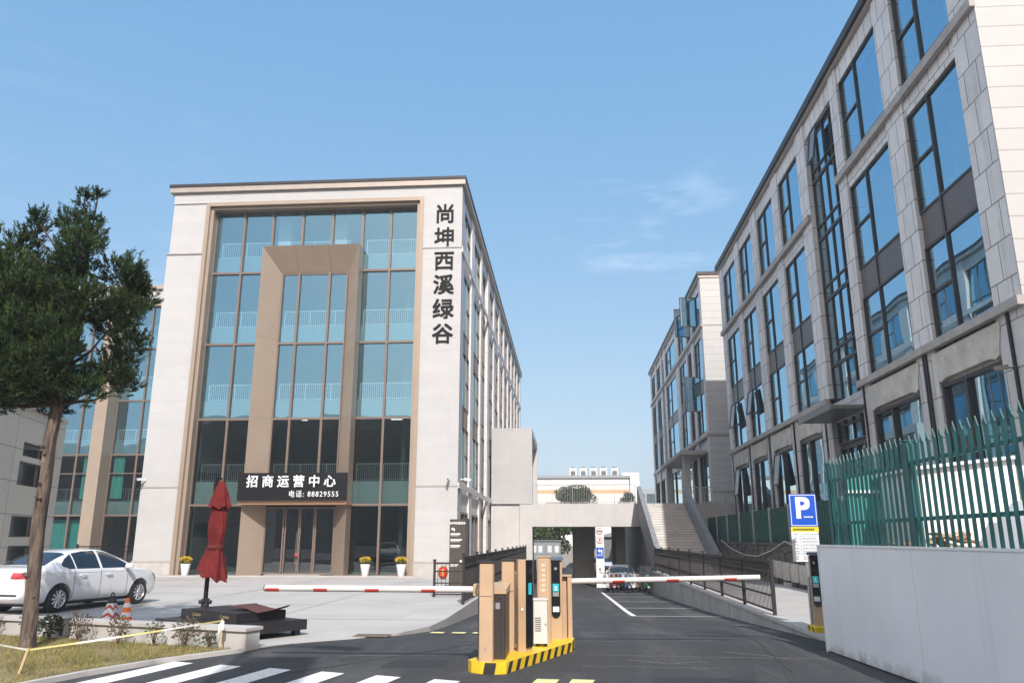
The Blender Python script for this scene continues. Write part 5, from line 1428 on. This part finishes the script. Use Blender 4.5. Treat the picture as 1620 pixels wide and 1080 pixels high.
# ================================================================== cars
def lerp_pts(pts, x):
    if x <= pts[0][0]: return pts[0][1]
    for (a, va), (b, vb) in zip(pts, pts[1:]):
        if x <= b:
            t = (x - a) / (b - a); return va + (vb - va) * t
    return pts[-1][1]
ROOF = [(0, .88), (.10, 1.00), (.30, 1.055), (.62, 1.075), (.95, 1.24), (1.30, 1.395), (1.75, 1.455), (2.2, 1.465), (2.6, 1.43), (3.0, 1.265), (3.38, 1.06), (3.55, 1.00), (3.95, .93), (4.30, .82), (4.48, .70), (4.55, .58)]
HALF = [(0, .70), (.06, .78), (.25, .845), (.8, .875), (2.2, .885), (3.5, .88), (4.1, .84), (4.35, .76), (4.48, .66), (4.55, .55)]
SILL = [(0, .36), (.15, .25), (.5, .20), (4.0, .20), (4.35, .22), (4.55, .30)]
BELT = [(0, .80), (.15, .90), (.5, .955), (1.5, .955), (3.3, .925), (3.8, .86), (4.3, .74), (4.55, .52)]
def car_section(x):
    top, w, zb, bl = (lerp_pts(p, x) for p in (ROOF, HALF, SILL, BELT))
    bl = min(bl, top - .04)
    gh = max(0.0, min(1.0, (top - 1.07) / .32)) if .62 < x < 3.4 else 0.0
    yb = w * .95; yt = w * (.93 - .25 * gh)
    z6 = bl + .03; z7 = z6 + (top - z6) * (.86 if gh > 0 else .55)
    return [(0, zb), (w * .80, zb), (w * .97, zb + .06), (w * 1.0, zb + (bl - zb) * .38), (w, zb + (bl - zb) * .68), (w * .985, bl), (yb, z6), (yt, z7), (yt * .74, top - .012), (0, top)]
def build_car_body(name, m, parent):
    xs = [0, .05, .18, .36, .62, .8, 1.0, 1.3, 1.6, 1.95, 2.3, 2.6, 2.85, 3.1, 3.38, 3.55, 3.8, 4.05, 4.28, 4.43, 4.52, 4.55]
    mb = MB(); N = 18
    for x in xs:
        s = car_section(x)
        ring = [(x, y, z) for y, z in s] + [(x, -y, z) for y, z in reversed(s[1:-1])]
        mb.v += ring
    for i in range(len(xs) - 1):
        for k in range(N):
            mb.f.append((i * N + k, (i + 1) * N + k, (i + 1) * N + (k + 1) % N, i * N + (k + 1) % N)); mb.m.append(0)
    mb.f.append(tuple(reversed(range(N)))); mb.m.append(0)
    mb.f.append(tuple(range((len(xs) - 1) * N, len(xs) * N))); mb.m.append(0)
    o = mb.build(name, m, None, False)
    bmx = bmesh.new(); bmx.from_mesh(o.data); bmesh.ops.recalc_face_normals(bmx, faces=bmx.faces); bmx.to_mesh(o.data); bmx.free()
    ss = o.modifiers.new('s', 'SUBSURF'); ss.levels = 2; ss.render_levels = 2
    cut = MB()
    for ax in (.98, 3.63):
        for sd in (-1, 1): cut.cyl((ax, sd * .58, .315), (ax, sd * 1.2, .315), .365, .365, 40)
    co_ = cut.build('cut', m)
    bmx = bmesh.new(); bmx.from_mesh(co_.data); bmesh.ops.recalc_face_normals(bmx, faces=bmx.faces); bmx.to_mesh(co_.data); bmx.free()
    bo_ = o.modifiers.new('b', 'BOOLEAN'); bo_.operation = 'DIFFERENCE'; bo_.object = co_; bo_.solver = 'EXACT'
    bpy.context.view_layer.update()
    dg = bpy.context.evaluated_depsgraph_get()
    ev = o.evaluated_get(dg)
    me = bpy.data.meshes.new_from_object(ev)
    bpy.data.objects.remove(o); bpy.data.objects.remove(co_)
    me.polygons.foreach_set('use_smooth', [True] * len(me.polygons))
    me.set_sharp_from_angle(angle=R(38))
    b = bpy.data.objects.new(name, me); COL.objects.link(b); b.parent = parent
    while len(me.materials) > 1: me.materials.pop()
    bvh = BVHTree.FromPolygons([v.co.copy() for v in me.vertices], [tuple(p.vertices) for p in me.polygons])
    return b, bvh
def side_patch(bvh, sd, xs, lo, hi, nz=6, off=.006):
    """a panel that follows the car's flank between two outlines z=lo(x) and z=hi(x)"""
    mb = MB(); rows = []
    for x in xs:
        a, b = lerp_pts(lo, x), lerp_pts(hi, x)
        for j in range(nz + 1):
            z = a + (b - a) * j / nz
            h = bvh.ray_cast(Vector((x, sd * 3, z)), Vector((0, -sd, 0)))
            y = h[0].y if h[0] is not None else sd * .8
            nrm = h[1] if h[1] is not None else Vector((0, sd, 0))
            if nrm.y * sd < 0: nrm = -nrm
            mb.v.append((x + nrm.x * off, y + nrm.y * off, z + nrm.z * off))
    for i in range(len(xs) - 1):
        for j in range(nz):
            k = i * (nz + 1) + j; f = (k, k + nz + 1, k + nz + 2, k + 1)
            mb.f.append(f if sd < 0 else tuple(reversed(f))); mb.m.append(0)
    return mb
def top_patch(bvh, x0, x1, wy, n=12, off=.006):
    mb = MB()
    for i in range(n + 1):
        x = x0 + (x1 - x0) * i / n; w0, w1 = wy; w = w0 + (w1 - w0) * i / n
        for j in range(n + 1):
            y = -w + 2 * w * j / n
            h = bvh.ray_cast(Vector((x, y, 4)), Vector((0, 0, -1)))
            nrm = h[1] if h[1].z > 0 else -h[1]
            mb.v.append(tuple(h[0] + nrm * off))
    for i in range(n):
        for j in range(n):
            k = i * (n + 1) + j; mb.f.append((k, k + n + 1, k + n + 2, k + 1)); mb.m.append(0)
    return mb
def end_patch(bvh, sx, y0, y1, z0, z1, n=8, off=.006, tilt=0):
    mb = MB()
    for i in range(n + 1):
        y = y0 + (y1 - y0) * i / n
        for j in range(5):
            z = z0 + (z1 - z0) * j / 4 + tilt * i / n
            h = bvh.ray_cast(Vector((2 + sx * 6, y, z)), Vector((-sx, 0, 0)))
            if h[0] is None: mb.v.append((2 + sx * 2.2, y, z)); continue
            nrm = h[1] if h[1].x * sx > 0 else -h[1]
            mb.v.append(tuple(h[0] + nrm * off))
    for i in range(n):
        for j in range(4):
            k = i * 5 + j; mb.f.append((k, k + 5, k + 6, k + 1)); mb.m.append(0)
    return mb
def frange(a, b, n): return [a + (b - a) * i / n for i in range(n + 1)]
def wheel_parts(parent, x, sd):
    y = sd * .765
    t = MB(); ro, wd = .315, .10
    prof = [(.205, -wd), (.27, -wd - .004), (.305, -wd + .02), (ro, -wd + .045), (ro, wd - .045), (.305, wd - .02), (.27, wd + .004), (.205, wd)]
    n = 36
    for r, yy in prof: t.v += [(x + r * math.cos(2 * math.pi * i / n), y + yy, .315 + r * math.sin(2 * math.pi * i / n)) for i in range(n)]
    for j in range(len(prof) - 1):
        for i in range(n): t.f.append((j * n + i, j * n + (i + 1) % n, (j + 1) * n + (i + 1) % n, (j + 1) * n + i)); t.m.append(0)
    wo = t.build('wheel', M['tyre'], parent, True)
    r_ = MB(); yo = y + sd * .075
    for r0, r1, ya, yb in ((.205, .185, yo + sd * .02, yo - sd * .005),):
        for i in range(n):
            a0, a1 = 2 * math.pi * i / n, 2 * math.pi * (i + 1) / n
            P = lambda r, a, yy: (x + r * math.cos(a), yy, .315 + r * math.sin(a))
            r_.quad(P(r0, a0, ya), P(r0, a1, ya), P(r1, a1, yb), P(r1, a0, yb)); r_.quad(P(r1, a0, yb), P(r1, a1, yb), P(r1 - .02, a1, yb - sd * .05), P(r1 - .02, a0, yb - sd * .05))
    for k in range(10):
        a = 2 * math.pi * k / 10
        for (ra, rb, wa, wb_) in ((.03, .195, .020, .030),):
            u = Vector((math.cos(a), 0, math.sin(a))); v = Vector((-math.sin(a), 0, math.cos(a))); c = Vector((x, yo, .315)); q = Vector((0, sd * .012, 0))
            r_.add([c + u * ra - v * wa, c + u * rb - v * wb_, c + u * rb + v * wb_, c + u * ra + v * wa, c + u * ra - v * wa * .5 + q, c + u * rb - v * wb_ * .5 + q, c + u * rb + v * wb_ * .5 + q, c + u * ra + v * wa * .5 + q], MB.BF)
    r_.cyl((x, yo - sd * .01, .315), (x, yo + sd * .022, .315), .05, .045, 18)
    r_.build('rim', M['alloy'], wo)
    d_ = MB(); d_.cyl((x, yo - sd * .06, .315), (x, yo - sd * .05, .315), .19, .19, 24); d_.build('brake_disc', M['plastic_blk'], wo)
def make_car(label, loc, rz, paint, detail=True, group=None):
    c = thing('parked_car', label, 'car', loc, rz, group)
    body, bvh = build_car_body('body', paint, c)
    for sd in (-1, 1):
        wl_lo = [(1.02, 1.06), (1.22, .985), (3.3, .965)]
        wl_hi = [(1.02, 1.10), (1.18, 1.22), (1.42, 1.335), (1.8, 1.385), (2.2, 1.392), (2.5, 1.365), (2.8, 1.26), (3.08, 1.10), (3.26, .985)]
        for (a, b) in ((1.03, 1.40), (1.44, 2.18), (2.26, 3.24)):
            side_patch(bvh, sd, frange(a, b, 14), wl_lo, wl_hi).build('side_window', M['carglass'], c, True)
        if detail:
            # shut lines, black sill gap, handles, mirrors
            for (xa, xb) in ((1.36, 1.42), (2.20, 2.225), (3.12, 3.34)):
                m_ = side_patch(bvh, sd, [xa, xa + .011], [(0, .28), (5, .28)], [(0, .95), (5, .95)], 12, .004)
                m_.build('door_seam', M['plastic_blk'], body)
            m_ = side_patch(bvh, sd, frange(.35, 4.1, 30), [(0, .855), (1, .893), (3.5, .875), (4.1, .845)], [(0, .862), (1, .900), (3.5, .882), (4.1, .852)], 1, .004); m_.build('crease_shade_line', mat('paint_shadow_line', (.45, .45, .46), .4, var=0), body)  # shade of the body crease, painted on as a thin grey strip
            for x in (1.62, 2.46):
                h = MB(); h.tube([(x - .10, sd * .885, .83), (x - .09, sd * .915, .833), (x + .07, sd * .915, .836), (x + .08, sd * .885, .836)], .014, 8); h.build('door_handle', paint, c, True)
            h = MB(); h.lathe([(.0, -.10), (.055, -.09), (.075, -.03), (.075, .03), (.055, .09), (.0, .10)], n=14)
            mm = h.build('mirror', paint, c, True); mm.location = (3.02, sd * 1.0, 1.005); mm.rotation_euler = (R(90), 0, 0); mm.scale = (.75, 1.0, 1.15)
            h = MB(); h.tube([(3.05, sd * .85, .965), (3.04, sd * .95, .985)], .022, 6); h.build('mirror_stalk', M['plastic_blk'], c)
            m_ = side_patch(bvh, sd, frange(1.4, 3.2, 16), [(0, .222), (5, .222)], [(0, .25), (5, .25)], 1, .004); m_.build('sill_strip', M['plastic_blk'], body)
        wheel_parts(c, .98, sd); wheel_parts(c, 3.63, sd)
        t = end_patch(bvh, -1, sd * .40, sd * .80, .80, .93, 10, .007); t.build('tail_light', M['lamp_red'], c, True)
        t = side_patch(bvh, sd, frange(.06, .40, 8), [(0, .80), (.42, .87)], [(0, .935), (.42, .91)], 4, .007); t.build('tail_light', M['lamp_red'], c, True)
        t = end_patch(bvh, 1, sd * .34, sd * .66, .62, .72, 8, .006); t.build('headlight', M['lamp_clear'], c, True)
        t = side_patch(bvh, sd, frange(4.10, 4.40, 8), [(4.1, .76), (4.4, .62)], [(4.1, .79), (4.4, .735)], 4, .006); t.build('headlight', M['lamp_clear'], c, True)
    top_patch(bvh, .64, 1.28, (.64, .56)).build('rear_window', M['carglass'], c, True)
    top_patch(bvh, 2.62, 3.40, (.56, .70)).build('windscreen', M['carglass'], c, True)
    t = end_patch(bvh, 1, -.42, .42, .50, .60, 8, .006); t.build('grille', M['plastic_blk'], c, True)
    t = end_patch(bvh, 1, -.60, .60, .30, .40, 8, .006); t.build('lower_grille', M['plastic_blk'], c, True)
    t = end_patch(bvh, -1, -.62, .62, .42, .46, 8, .006); t.build('bumper_slot', M['plastic_blk'], c, True)
    u = MB(); u.box(.5, 4.1, -.66, .66, .16, .24); u.build('underbody', M['plastic_blk'], c)
    return c
make_car('white saloon car parked behind the planter wall beside the juniper tree', (-13.09, 17.84, .012), R(78.3), M['car'])
make_car('silver car parked facing the viewer behind the row of scooters', (3.15, 52.3, road_z(50) + .01), R(-90), mat('silver_paint', (.50, .52, .52), .3, .5, var=0, coat=.6), False)
make_car('white car in the sun beyond the deck, right of the middle pillar', (2.2, 77.5, -1.39), R(-70), M['car'], False)

# ================================================================== scooters under the deck
def make_scooter(label, loc, rz, col, group):
    c = thing('electric_scooter', label, 'scooter', loc, rz, group)
    for x in (-.58, .58):
        t = MB(); n = 22; prof = [(.13, -.04), (.19, -.045), (.215, 0), (.19, .045), (.13, .04)]
        for r, yy in prof: t.v += [(x + r * math.cos(2 * math.pi * i / n), yy, .215 + r * math.sin(2 * math.pi * i / n)) for i in range(n)]
        for j in range(4):
            for i in range(n): t.f.append((j * n + i, j * n + (i + 1) % n, (j + 1) * n + (i + 1) % n, (j + 1) * n + i)); t.m.append(0)
        t.cyl((x, -.03, .215), (x, .03, .215), .13, .13, 18, 1); t.build('wheel', [M['tyre'], M['alloy']], c, True)
    b = MB(); b.prism([(-.78, .46), (-.72, .62), (-.2, .66), (-.12, .36), (.22, .30), (.26, .24), (-.3, .22), (-.42, .40)], -.13, .13, 'y'); b.build('body', col, c)
    b = MB(); b.prism([(.20, .26), (.26, .60), (.40, .98), (.47, .97), (.42, .60), (.34, .28)], -.17, .17, 'y'); b.build('leg_shield', col, c)
    b = MB(); b.prism([(.38, .42), (.50, .47), (.78, .36), (.80, .30), (.58, .40)], -.07, .07, 'y'); b.build('mudguard', col, c)
    b = MB(); b.prism([(-.82, .68), (-.80, .75), (-.3, .76), (-.12, .72), (-.14, .67)], -.14, .14, 'y'); b.build('seat', M['plastic_blk'], c)
    b = MB(); b.tube([(.58, 0, .24), (.45, 0, .95), (.42, 0, 1.04)], .025, 8); b.tube([(.36, -.32, 1.06), (.42, -.1, 1.04), (.42, .1, 1.04), (.36, .32, 1.06)], .016, 8); b.build('handlebar', M['plastic_blk'], c)
    b = MB(); b.cyl((.49, 0, .90), (.53, 0, .89), .075, .065, 16); b.build('headlight', M['lamp_clear'], c)
    for s in (-1, 1):
        b = MB(); b.tube([(.38, s * .22, 1.06), (.36, s * .28, 1.2)], .008, 6); b.cyl((.36, s * .29, 1.23), (.345, s * .29, 1.23), .055, .055, 14); b.build('mirror', M['plastic_blk'], c)
    return c
sc_cols = [('white', (.7, .7, .69)), ('dark red', (.16, .03, .03)), ('black', (.02, .02, .02)), ('slate blue', (.07, .10, .16)), ('silver', (.5, .5, .5)), ('brown', (.14, .08, .05)), ('dark green', (.03, .12, .07))]
pos = ['nearest the middle pillar', 'second from the middle pillar', 'third from the middle pillar', 'in the middle of the row', 'right of the middle of the row', 'second from the stair balustrade', 'nearest the stair balustrade']
for k, (cn_, cc) in enumerate(sc_cols):
    make_scooter(cn_ + ' electric scooter ' + pos[k] + ' before the deck', (2.05 + .36 * k, 45.0 + .35 * (k % 3), road_z(45.2)), R(-90 + (k * 37 % 23) - 11), mat('scooter_paint', cc, .35, var=.05), 'scooters parked before the deck')

# ================================================================== beyond the deck
nb = thing('notice_board', 'grey notice board with white sheets standing beyond the left opening', 'notice board', (-2.0, 74, -1.4))
s = MB(); s.box(-1.5, 1.3, 0, .06, .45, 2.9); s.build('board', mat('notice_grey', (.28, .31, .33), .5), nb)
s = MB(); s.box(-1.6, 1.4, -.1, .12, 2.9, 3.0); s.build('top_rail', M['galv'], nb)
for x in (-1.45, -.1, 1.22):
    s = MB(); s.box(x, x + .06, -.01, .07, 0, 2.9); s.build('post', M['galv'], nb)
for x in (-1.3, -.75, .1, .75):
    s = MB(); s.box(x, x + .38, -.012, -.002, 1.9, 2.5); s.build('sheet', M['sign_white'], nb)
wl2 = thing('yard_wall', 'low weathered yard wall beyond the deck openings', 'wall', (0, 92, -1.4))
s = MB(); s.box(-14, 13, 0, .3, 0, 2.2); s.build('wall', M['conc_wall'], wl2); s = MB(); s.box(-14, 13, -.05, .35, 2.2, 2.3); s.build('coping', M['conc_pale'], wl2)
gs = thing('grey_shed', 'grey sheet shed beyond the right deck opening', 'shed', (4.9, 84, -1.4))
s = MB(); s.box(-1.5, 2.4, 0, 5, 0, 3.3); s.build('wall', mat('shed_grey', (.17, .19, .19), .6, var=.2), gs); s = MB(); s.prism([(-1.7, 3.3), (2.6, 3.3), (2.6, 3.4), (.4, 3.9), (-1.7, 3.4)], -.3, 5.3, 'y'); s.build('roof', M['roof_grey'], gs)

def broad_tree(label, x, y, zb, h, r, seed, n=5200, group=None, size=.22, m='leafC'):
    t = thing('broadleaf_tree', label, 'tree', (x, y, zb), 0, group)
    rn = random.Random(seed)
    s = MB(); th = h - r * 1.3
    s.tube([(0, 0, 0), (.06, .03, th * .5), (-.03, .05, th), (.05, .0, h * .8)], [.17, .13, .10, .03], 8)
    for k in range(5):
        a = rn.uniform(0, 6.28); s.tube([(0, .03, th * rn.uniform(.7, 1)), (r * .4 * math.cos(a), r * .4 * math.sin(a), th + r * .5), (r * .7 * math.cos(a), r * .7 * math.sin(a), th + r * rn.uniform(.7, 1.3))], [.07, .045, .015], 6)
    s.build('trunk', M['bark'], t, True)
    s = MB()
    for k in range(11):
        a = rn.uniform(0, 6.28); d = r * rn.uniform(.1, .75); q = rn.uniform(.35, .6) * r
        leafy(s, (d * math.cos(a), d * math.sin(a), h - r * 1.05 + rn.uniform(-.65, .75) * r), (q, q, q * .8), n // 11, size, rn, (0, 0, 1))
    s.build('crown', [M[m], M['leafB']], t)
    return t
broad_tree('leafy tree over the notice board beyond the left opening', -.9, 80, -1.4, 5.6, 2.0, 31)
broad_tree('leafy tree standing beyond the middle pillar of the deck', 2.3, 86, -1.4, 5.2, 1.6, 32)
broad_tree('taller leafy tree beyond the far left of the left opening', -3.6, 88, -1.4, 5.6, 1.9, 33)
def shrub(name, label, x, y, z, rad, n, seed, size=.12, m='leafD', m2='leafC', stems=5, group=None, planter=None):
    t = thing(name, label, 'shrub', (x, y, z), 0, group)
    rn = random.Random(seed)
    if planter:
        s = MB(); s.box(-planter[0] / 2, planter[0] / 2, -.35, .35, 0, planter[1]); s.build('planter', M['conc_pale'], t)
    s = MB()
    for k in range(stems):
        a = rn.uniform(0, 6.28); s.tube([(0, 0, 0), (rad[0] * .3 * math.cos(a), rad[1] * .3 * math.sin(a), rad[2] * .7), (rad[0] * .7 * math.cos(a), rad[1] * .7 * math.sin(a), rad[2] * 1.4)], [.012, .009, .004], 5)
    s.build('stems', M['twig'], t)
    s = MB()
    for k in range(9):
        a = rn.uniform(0, 6.28); d = rn.uniform(.15, .6)
        leafy(s, (d * rad[0] * math.cos(a), d * rad[1] * math.sin(a), rad[2] * (1 + rn.uniform(-.45, .35) - d * .3)), (rad[0] * .5, rad[1] * .5, rad[2] * .55), n // 9, size, rn, (0, 0, 1))
    s.build('foliage', [M[m], M[m2]], t)
    return t
shrub('deck_shrub', 'wide dark green shrub in a planter behind the deck railing', .3, 56.6, 4.0, (1.7, .8, .85), 4600, 41, .13, planter=(3.7, .22))
shrub('deck_shrub', 'small shrub by the right end of the deck railing', 4.2, 56.3, 4.0, (.5, .4, .5), 900, 42, .12, planter=(1.3, .22))

# ================================================================== juniper tree on the lawn
jt = thing('juniper_tree', 'tall dark juniper tree with a leaning bare trunk on the lawn', 'tree', (-8.43, 12.4, .04))
rj = random.Random(77)
s = MB()
tp_ = [(0, 0, -.05), (0, 0, .08), (-.02, 0, .5), (-.06, .02, 1.1), (-.11, .02, 1.9), (-.08, 0, 2.6), (-.09, -.02, 3.25), (-.06, 0, 3.85), (-.02, .05, 4.5), (.10, .05, 5.3), (.05, .03, 6.2), (.06, 0, 7.2)]
tr_ = [.165, .125, .106, .10, .094, .09, .093, .082, .07, .052, .036, .015]
s.tube(tp_, tr_, 14)
for v_i in range(len(s.v)):
    x, y, z = s.v[v_i]; k = .012 * math.sin(z * 9 + x * 40) + .010 * math.sin(y * 60 + z * 4); s.v[v_i] = (x + k, y + k * .7, z)
for k in range(11):          # stubs and knots of lost branches
    z = rj.uniform(.5, 3.7); a = rj.uniform(3.4, 6.2); xx = -.06 - .02 * z
    s.tube([(xx + .075 * math.cos(a), .075 * math.sin(a), z), (xx + .115 * math.cos(a), .115 * math.sin(a), z + .015), (xx + .145 * math.cos(a), .145 * math.sin(a), z + rj.uniform(.0, .05))], [.035, .024, .012], 7)
s.build('trunk', M['bark'], jt, True)
CL = [(.05, 7.66, .06), (.05, 7.44, .12), (.03, 7.12, .20), (-.02, 6.9, .22), (.12, 6.72, .34), (.30, 6.35, .42), (-.1, 6.25, .34), (-1.06, 7.26, .14), (-1.08, 6.98, .25), (-1.2, 6.66, .34), (-1.27, 6.33, .42), (-.78, 6.0, .42), (-.15, 4.1, .32), (-.5, 3.95, .28), (.2, 4.25, .28),
      (.68, 5.68, .32), (.98, 5.90, .24), (1.12, 6.02, .19), (1.05, 5.75, .26), (.95, 5.5, .38), (-1.4, 5.85, .55), (-.75, 5.55, .55), (.32, 5.6, .36), (.68, 5.2, .40), (.85, 4.85, .36), (-1.55, 5.1, .6), (-.8, 4.85, .55), (-.1, 4.75, .30),
      (.55, 4.5, .40), (.80, 4.25, .26), (.45, 4.05, .30), (-.5, 4.25, .45), (-1.2, 4.3, .5), (-.9, 3.9, .35), (-.3, 3.85, .25), (-1.7, 4.55, .55), (-1.6, 3.95, .35), (-2.1, 5.4, .6), (-2.0, 4.6, .5), (-2.0, 5.85, .36)]
br_mb = MB()
limbs = {}
fo = MB()
def spray(mb, q, d, L, rn, mi):
    """one juniper plume: a short axis thick with scale-leaf quads"""
    n = 24
    for i in range(n):
        t = (i + rn.random()) / n
        p = q + d * (L * t) + Vector((rn.uniform(-1, 1), rn.uniform(-1, 1), rn.uniform(-1, 1))) * .028 * (1.2 - t)
        dd = (d + Vector((rn.uniform(-1, 1), rn.uniform(-1, 1), rn.uniform(-.7, 1))) * .75).normalized()
        w_ = dd.cross(Vector((rn.uniform(-1, 1), rn.uniform(-1, 1), rn.uniform(-1, 1)))).normalized()
        l = rn.uniform(.045, .085) * (1.15 - .4 * t); ww = l * .13
        mb.add([p, p + dd * l * .5 + w_ * ww, p + dd * l, p + dd * l * .5 - w_ * ww], [(0, 1, 2, 3)], mi)
FRONT = [(-.15, 4.50, .38, -.62), (.12, 5.05, .40, -.55), (-.45, 5.0, .40, -.72), (-.10, 5.6, .36, -.45), (-.6, 4.5, .42, -.7), (.30, 4.65, .32, -.5), (-.2, 6.0, .28, -.32), (.05, 4.15, .26, -.4), (-.35, 4.15, .30, -.55), (.5, 5.5, .34, -.45), (-.55, 5.55, .40, -.6)]
for ci, (cx, cz, cr, *cyy) in enumerate(CL + FRONT):
    deep = [rj.uniform(-.25, .25)] if cz > 6.9 else ([-.55 + rj.uniform(-.2, .2), .55 + rj.uniform(-.2, .2)] if cr > .4 else [rj.uniform(-.5, .5)])
    if cyy: deep = cyy
    for cy in deep:
        c = Vector((cx, cy, cz))
        # a limb from the trunk towards this clump
        zt = max(3.3, cz - (abs(cx) * .55 + .4)); 
        ip = min(len(tp_) - 2, max(5, sum(1 for q in tp_ if q[2] < zt)))
        a0 = Vector(tp_[ip]); m_ = a0.lerp(c, .55) + Vector((0, 0, -.12))
        br_mb.tube([a0, m_, c, c + Vector((cx * .1, cy * .1, cr * .5))], [.034, .02, .011, .004], 6)
        n = int(175 * (cr / .45) ** 2) + 16
        for _ in range(n):
            v = Vector((rj.gauss(0, 1), rj.gauss(0, 1), rj.gauss(0, 1))).normalized()
            rr = cr * rj.uniform(.3, .88) * (1 + .25 * math.sin(v.x * 5 + ci) * math.sin(v.z * 4 + ci * 2))
            q = c + Vector((v.x * rr, v.y * rr, v.z * rr * 1.05))
            d = (v * .75 + Vector((rj.uniform(-.4, .4), rj.uniform(-.4, .4), .75))).normalized()
            spray(fo, q, d, rj.uniform(.10, .22), rj, 1 if (rj.random() < .28 and v.z > -.1) else 0)  # highlight leaves painted on the upper sides of the clumps
br_mb.build('limbs', M['limb'], jt, True)
fo.build('crown', [M['leafA'], M['leafB']], jt)
dd_ = MB()
for (cx, cz) in ((-1.15, 5.35), (-.85, 5.15), (-1.45, 5.5)):
    for _ in range(26):
        v = Vector((rj.gauss(0, 1), rj.gauss(0, 1), rj.gauss(0, 1))).normalized() * rj.uniform(.05, .2)
        q = Vector((cx, -.98, cz)) + v; dd_.tube([q, q + Vector((rj.uniform(-.1, .1), rj.uniform(-.1, .05), -rj.uniform(.08, .2)))], [.006, .003], 4)
dd_.build('dead_twigs', mat('dead_foliage', (.30, .20, .13), .9, var=.3), jt)

# plants along the foot of the planter wall
specs = [(-8.85, 13.55, .16, .20, 700, 'leafD', 'low dark green shrub by the grey box on the planter wall'), (-8.15, 13.25, .17, .24, 320, 'twig', 'brown dry shrub right of the dark green one at the wall foot'),
         (-7.3, 12.98, .14, .22, 240, 'twig', 'sparse brown shrub midway along the planter wall'), (-6.62, 12.82, .11, .20, 120, 'leafC', 'thin yellow green shrub midway along the planter wall'),
         (-6.05, 12.70, .17, .23, 260, 'twig', 'wiry reddish shrub in front of the right part of the planter wall'), (-5.62, 12.62, .07, .12, 160, 'leafC', 'small green tuft beside the upright stake'),
         (-9.35, 13.75, .14, .24, 140, 'twig', 'spindly dry shrub right behind the tree trunk'), (-10.3, 14.05, .18, .16, 260, 'twig', 'low brown shrub left of the tree trunk')]
for k, (x, y, r_, h_, n, m_, lab) in enumerate(specs):
    t = thing('shrub', lab, 'shrub', (x, y, .05)); rn = random.Random(100 + k)
    s = MB()
    for j in range(15):
        a = rn.uniform(0, 6.28); e = Vector((r_ * rn.uniform(.4, 1.5) * math.cos(a), r_ * rn.uniform(.4, 1.1) * math.sin(a), h_ * rn.uniform(1.3, 2.0)))
        s.tube([(0, 0, 0), e * .5 + Vector((0, 0, .04)), e], [.006, .004, .002], 4)
        for _ in range(3):
            f_ = e * rn.uniform(.5, .95); s.tube([f_, f_ + Vector((rn.uniform(-.08, .08), rn.uniform(-.08, .08), rn.uniform(.02, .1)))], [.003, .0015], 3)
    s.build('stems', M['twig'], t)
    s = MB(); leafy(s, (0, 0, h_ * 1.1), (r_ * 1.25, r_ * 1.1, h_ * .8), int(n * .62), .042, rn, (0,)); s.build('leaves', M[m_], t)
# grass
gm = MB(); rg = random.Random(12)
def in_poly(x, y, P):
    c = False; j = len(P) - 1
    for i in range(len(P)):
        if (P[i][1] > y) != (P[j][1] > y) and x < (P[j][0] - P[i][0]) * (y - P[i][1]) / (P[j][1] - P[i][1]) + P[i][0]: c = not c
        j = i
    return c
cnt = 0
while cnt < 42000:
    y = 8.5 + 7 * rg.random() ** .8; x = -5.1 - rg.random() * 9
    if not in_poly(x, y, LAWN): continue
    pn = math.sin(x * 3.1 + 1) * math.sin(y * 2.7) + .6 * math.sin(x * 7.3 + y * 5.1)
    if pn < -.45 and rg.random() < .75: continue
    cnt += 1
    h_ = rg.uniform(.02, .065) * (1.3 if pn > .5 else 1); a = rg.uniform(0, 6.28); w_ = rg.uniform(.003, .006)
    dx, dy = math.cos(a), math.sin(a); lx, ly = rg.uniform(-.03, .03), rg.uniform(-.03, .03)
    gm.add([(x - dx * w_, y - dy * w_, .045), (x + dx * w_, y + dy * w_, .045), (x + lx, y + ly, .045 + h_)], [(0, 1, 2)], 1 if rg.random() < .25 + .2 * (pn > .3) else 0)
go = gm.build('grass', [M['grass'], M['grass2']]); tag(go, 'dry yellowish grass blades covering the lawn', 'grass', kind='stuff')

# ================================================================== what stands outside the frame but shades the crossing
sl_ = thing('street_lamp', 'tall grey street lamp with a banner panel standing behind the viewer', 'street lamp', (-1.4, -3.9, 0))
s = MB(); s.tube([(0, 0, 0), (0, 0, 8), (0, 0, 14.6), (.5, -.2, 15.2), (1.2, -.4, 15.3)], [.13, .10, .075, .05, .045], 10); s.build('pole', M['galv'], sl_, True)
s = MB(); s.obox((1.5, -.5, 15.28), (.8, .3, .1), R(-18)); s.build('lamp_head', M['rail_grey'], sl_)
s = MB(); s.box(.12, 1.15, -.03, .03, 11.6, 13.9); s.box(.0, 1.15, -.03, .03, 13.9, 13.94); s.box(0, 1.15, -.03, .03, 11.56, 11.6); s.build('banner_panel', M['white'], sl_)

# ================================================================== haze: the pale air that lifts the far blocks
hz = MB(); hz.box(-490, 490, -250, 430, -2.8, 47.5)
ho = hz.build('haze', [])
hm = bpy.data.materials.new('pale_air'); hm.use_nodes = True
hn = hm.node_tree.nodes; hn.remove(hn["Principled BSDF"])
pv_ = hn.new("ShaderNodeVolumePrincipled"); pv_.inputs['Color'].default_value = (.86, .93, 1.0, 1)
pv_.inputs['Density'].default_value = 0.0009; pv_.inputs['Anisotropy'].default_value = 0.0
hm.node_tree.links.new(pv_.outputs[0], hn["Material Output"].inputs['Volume'])
ho.data.materials.append(hm); tag(ho, 'thin pale air filling the whole place', 'haze', kind='stuff')
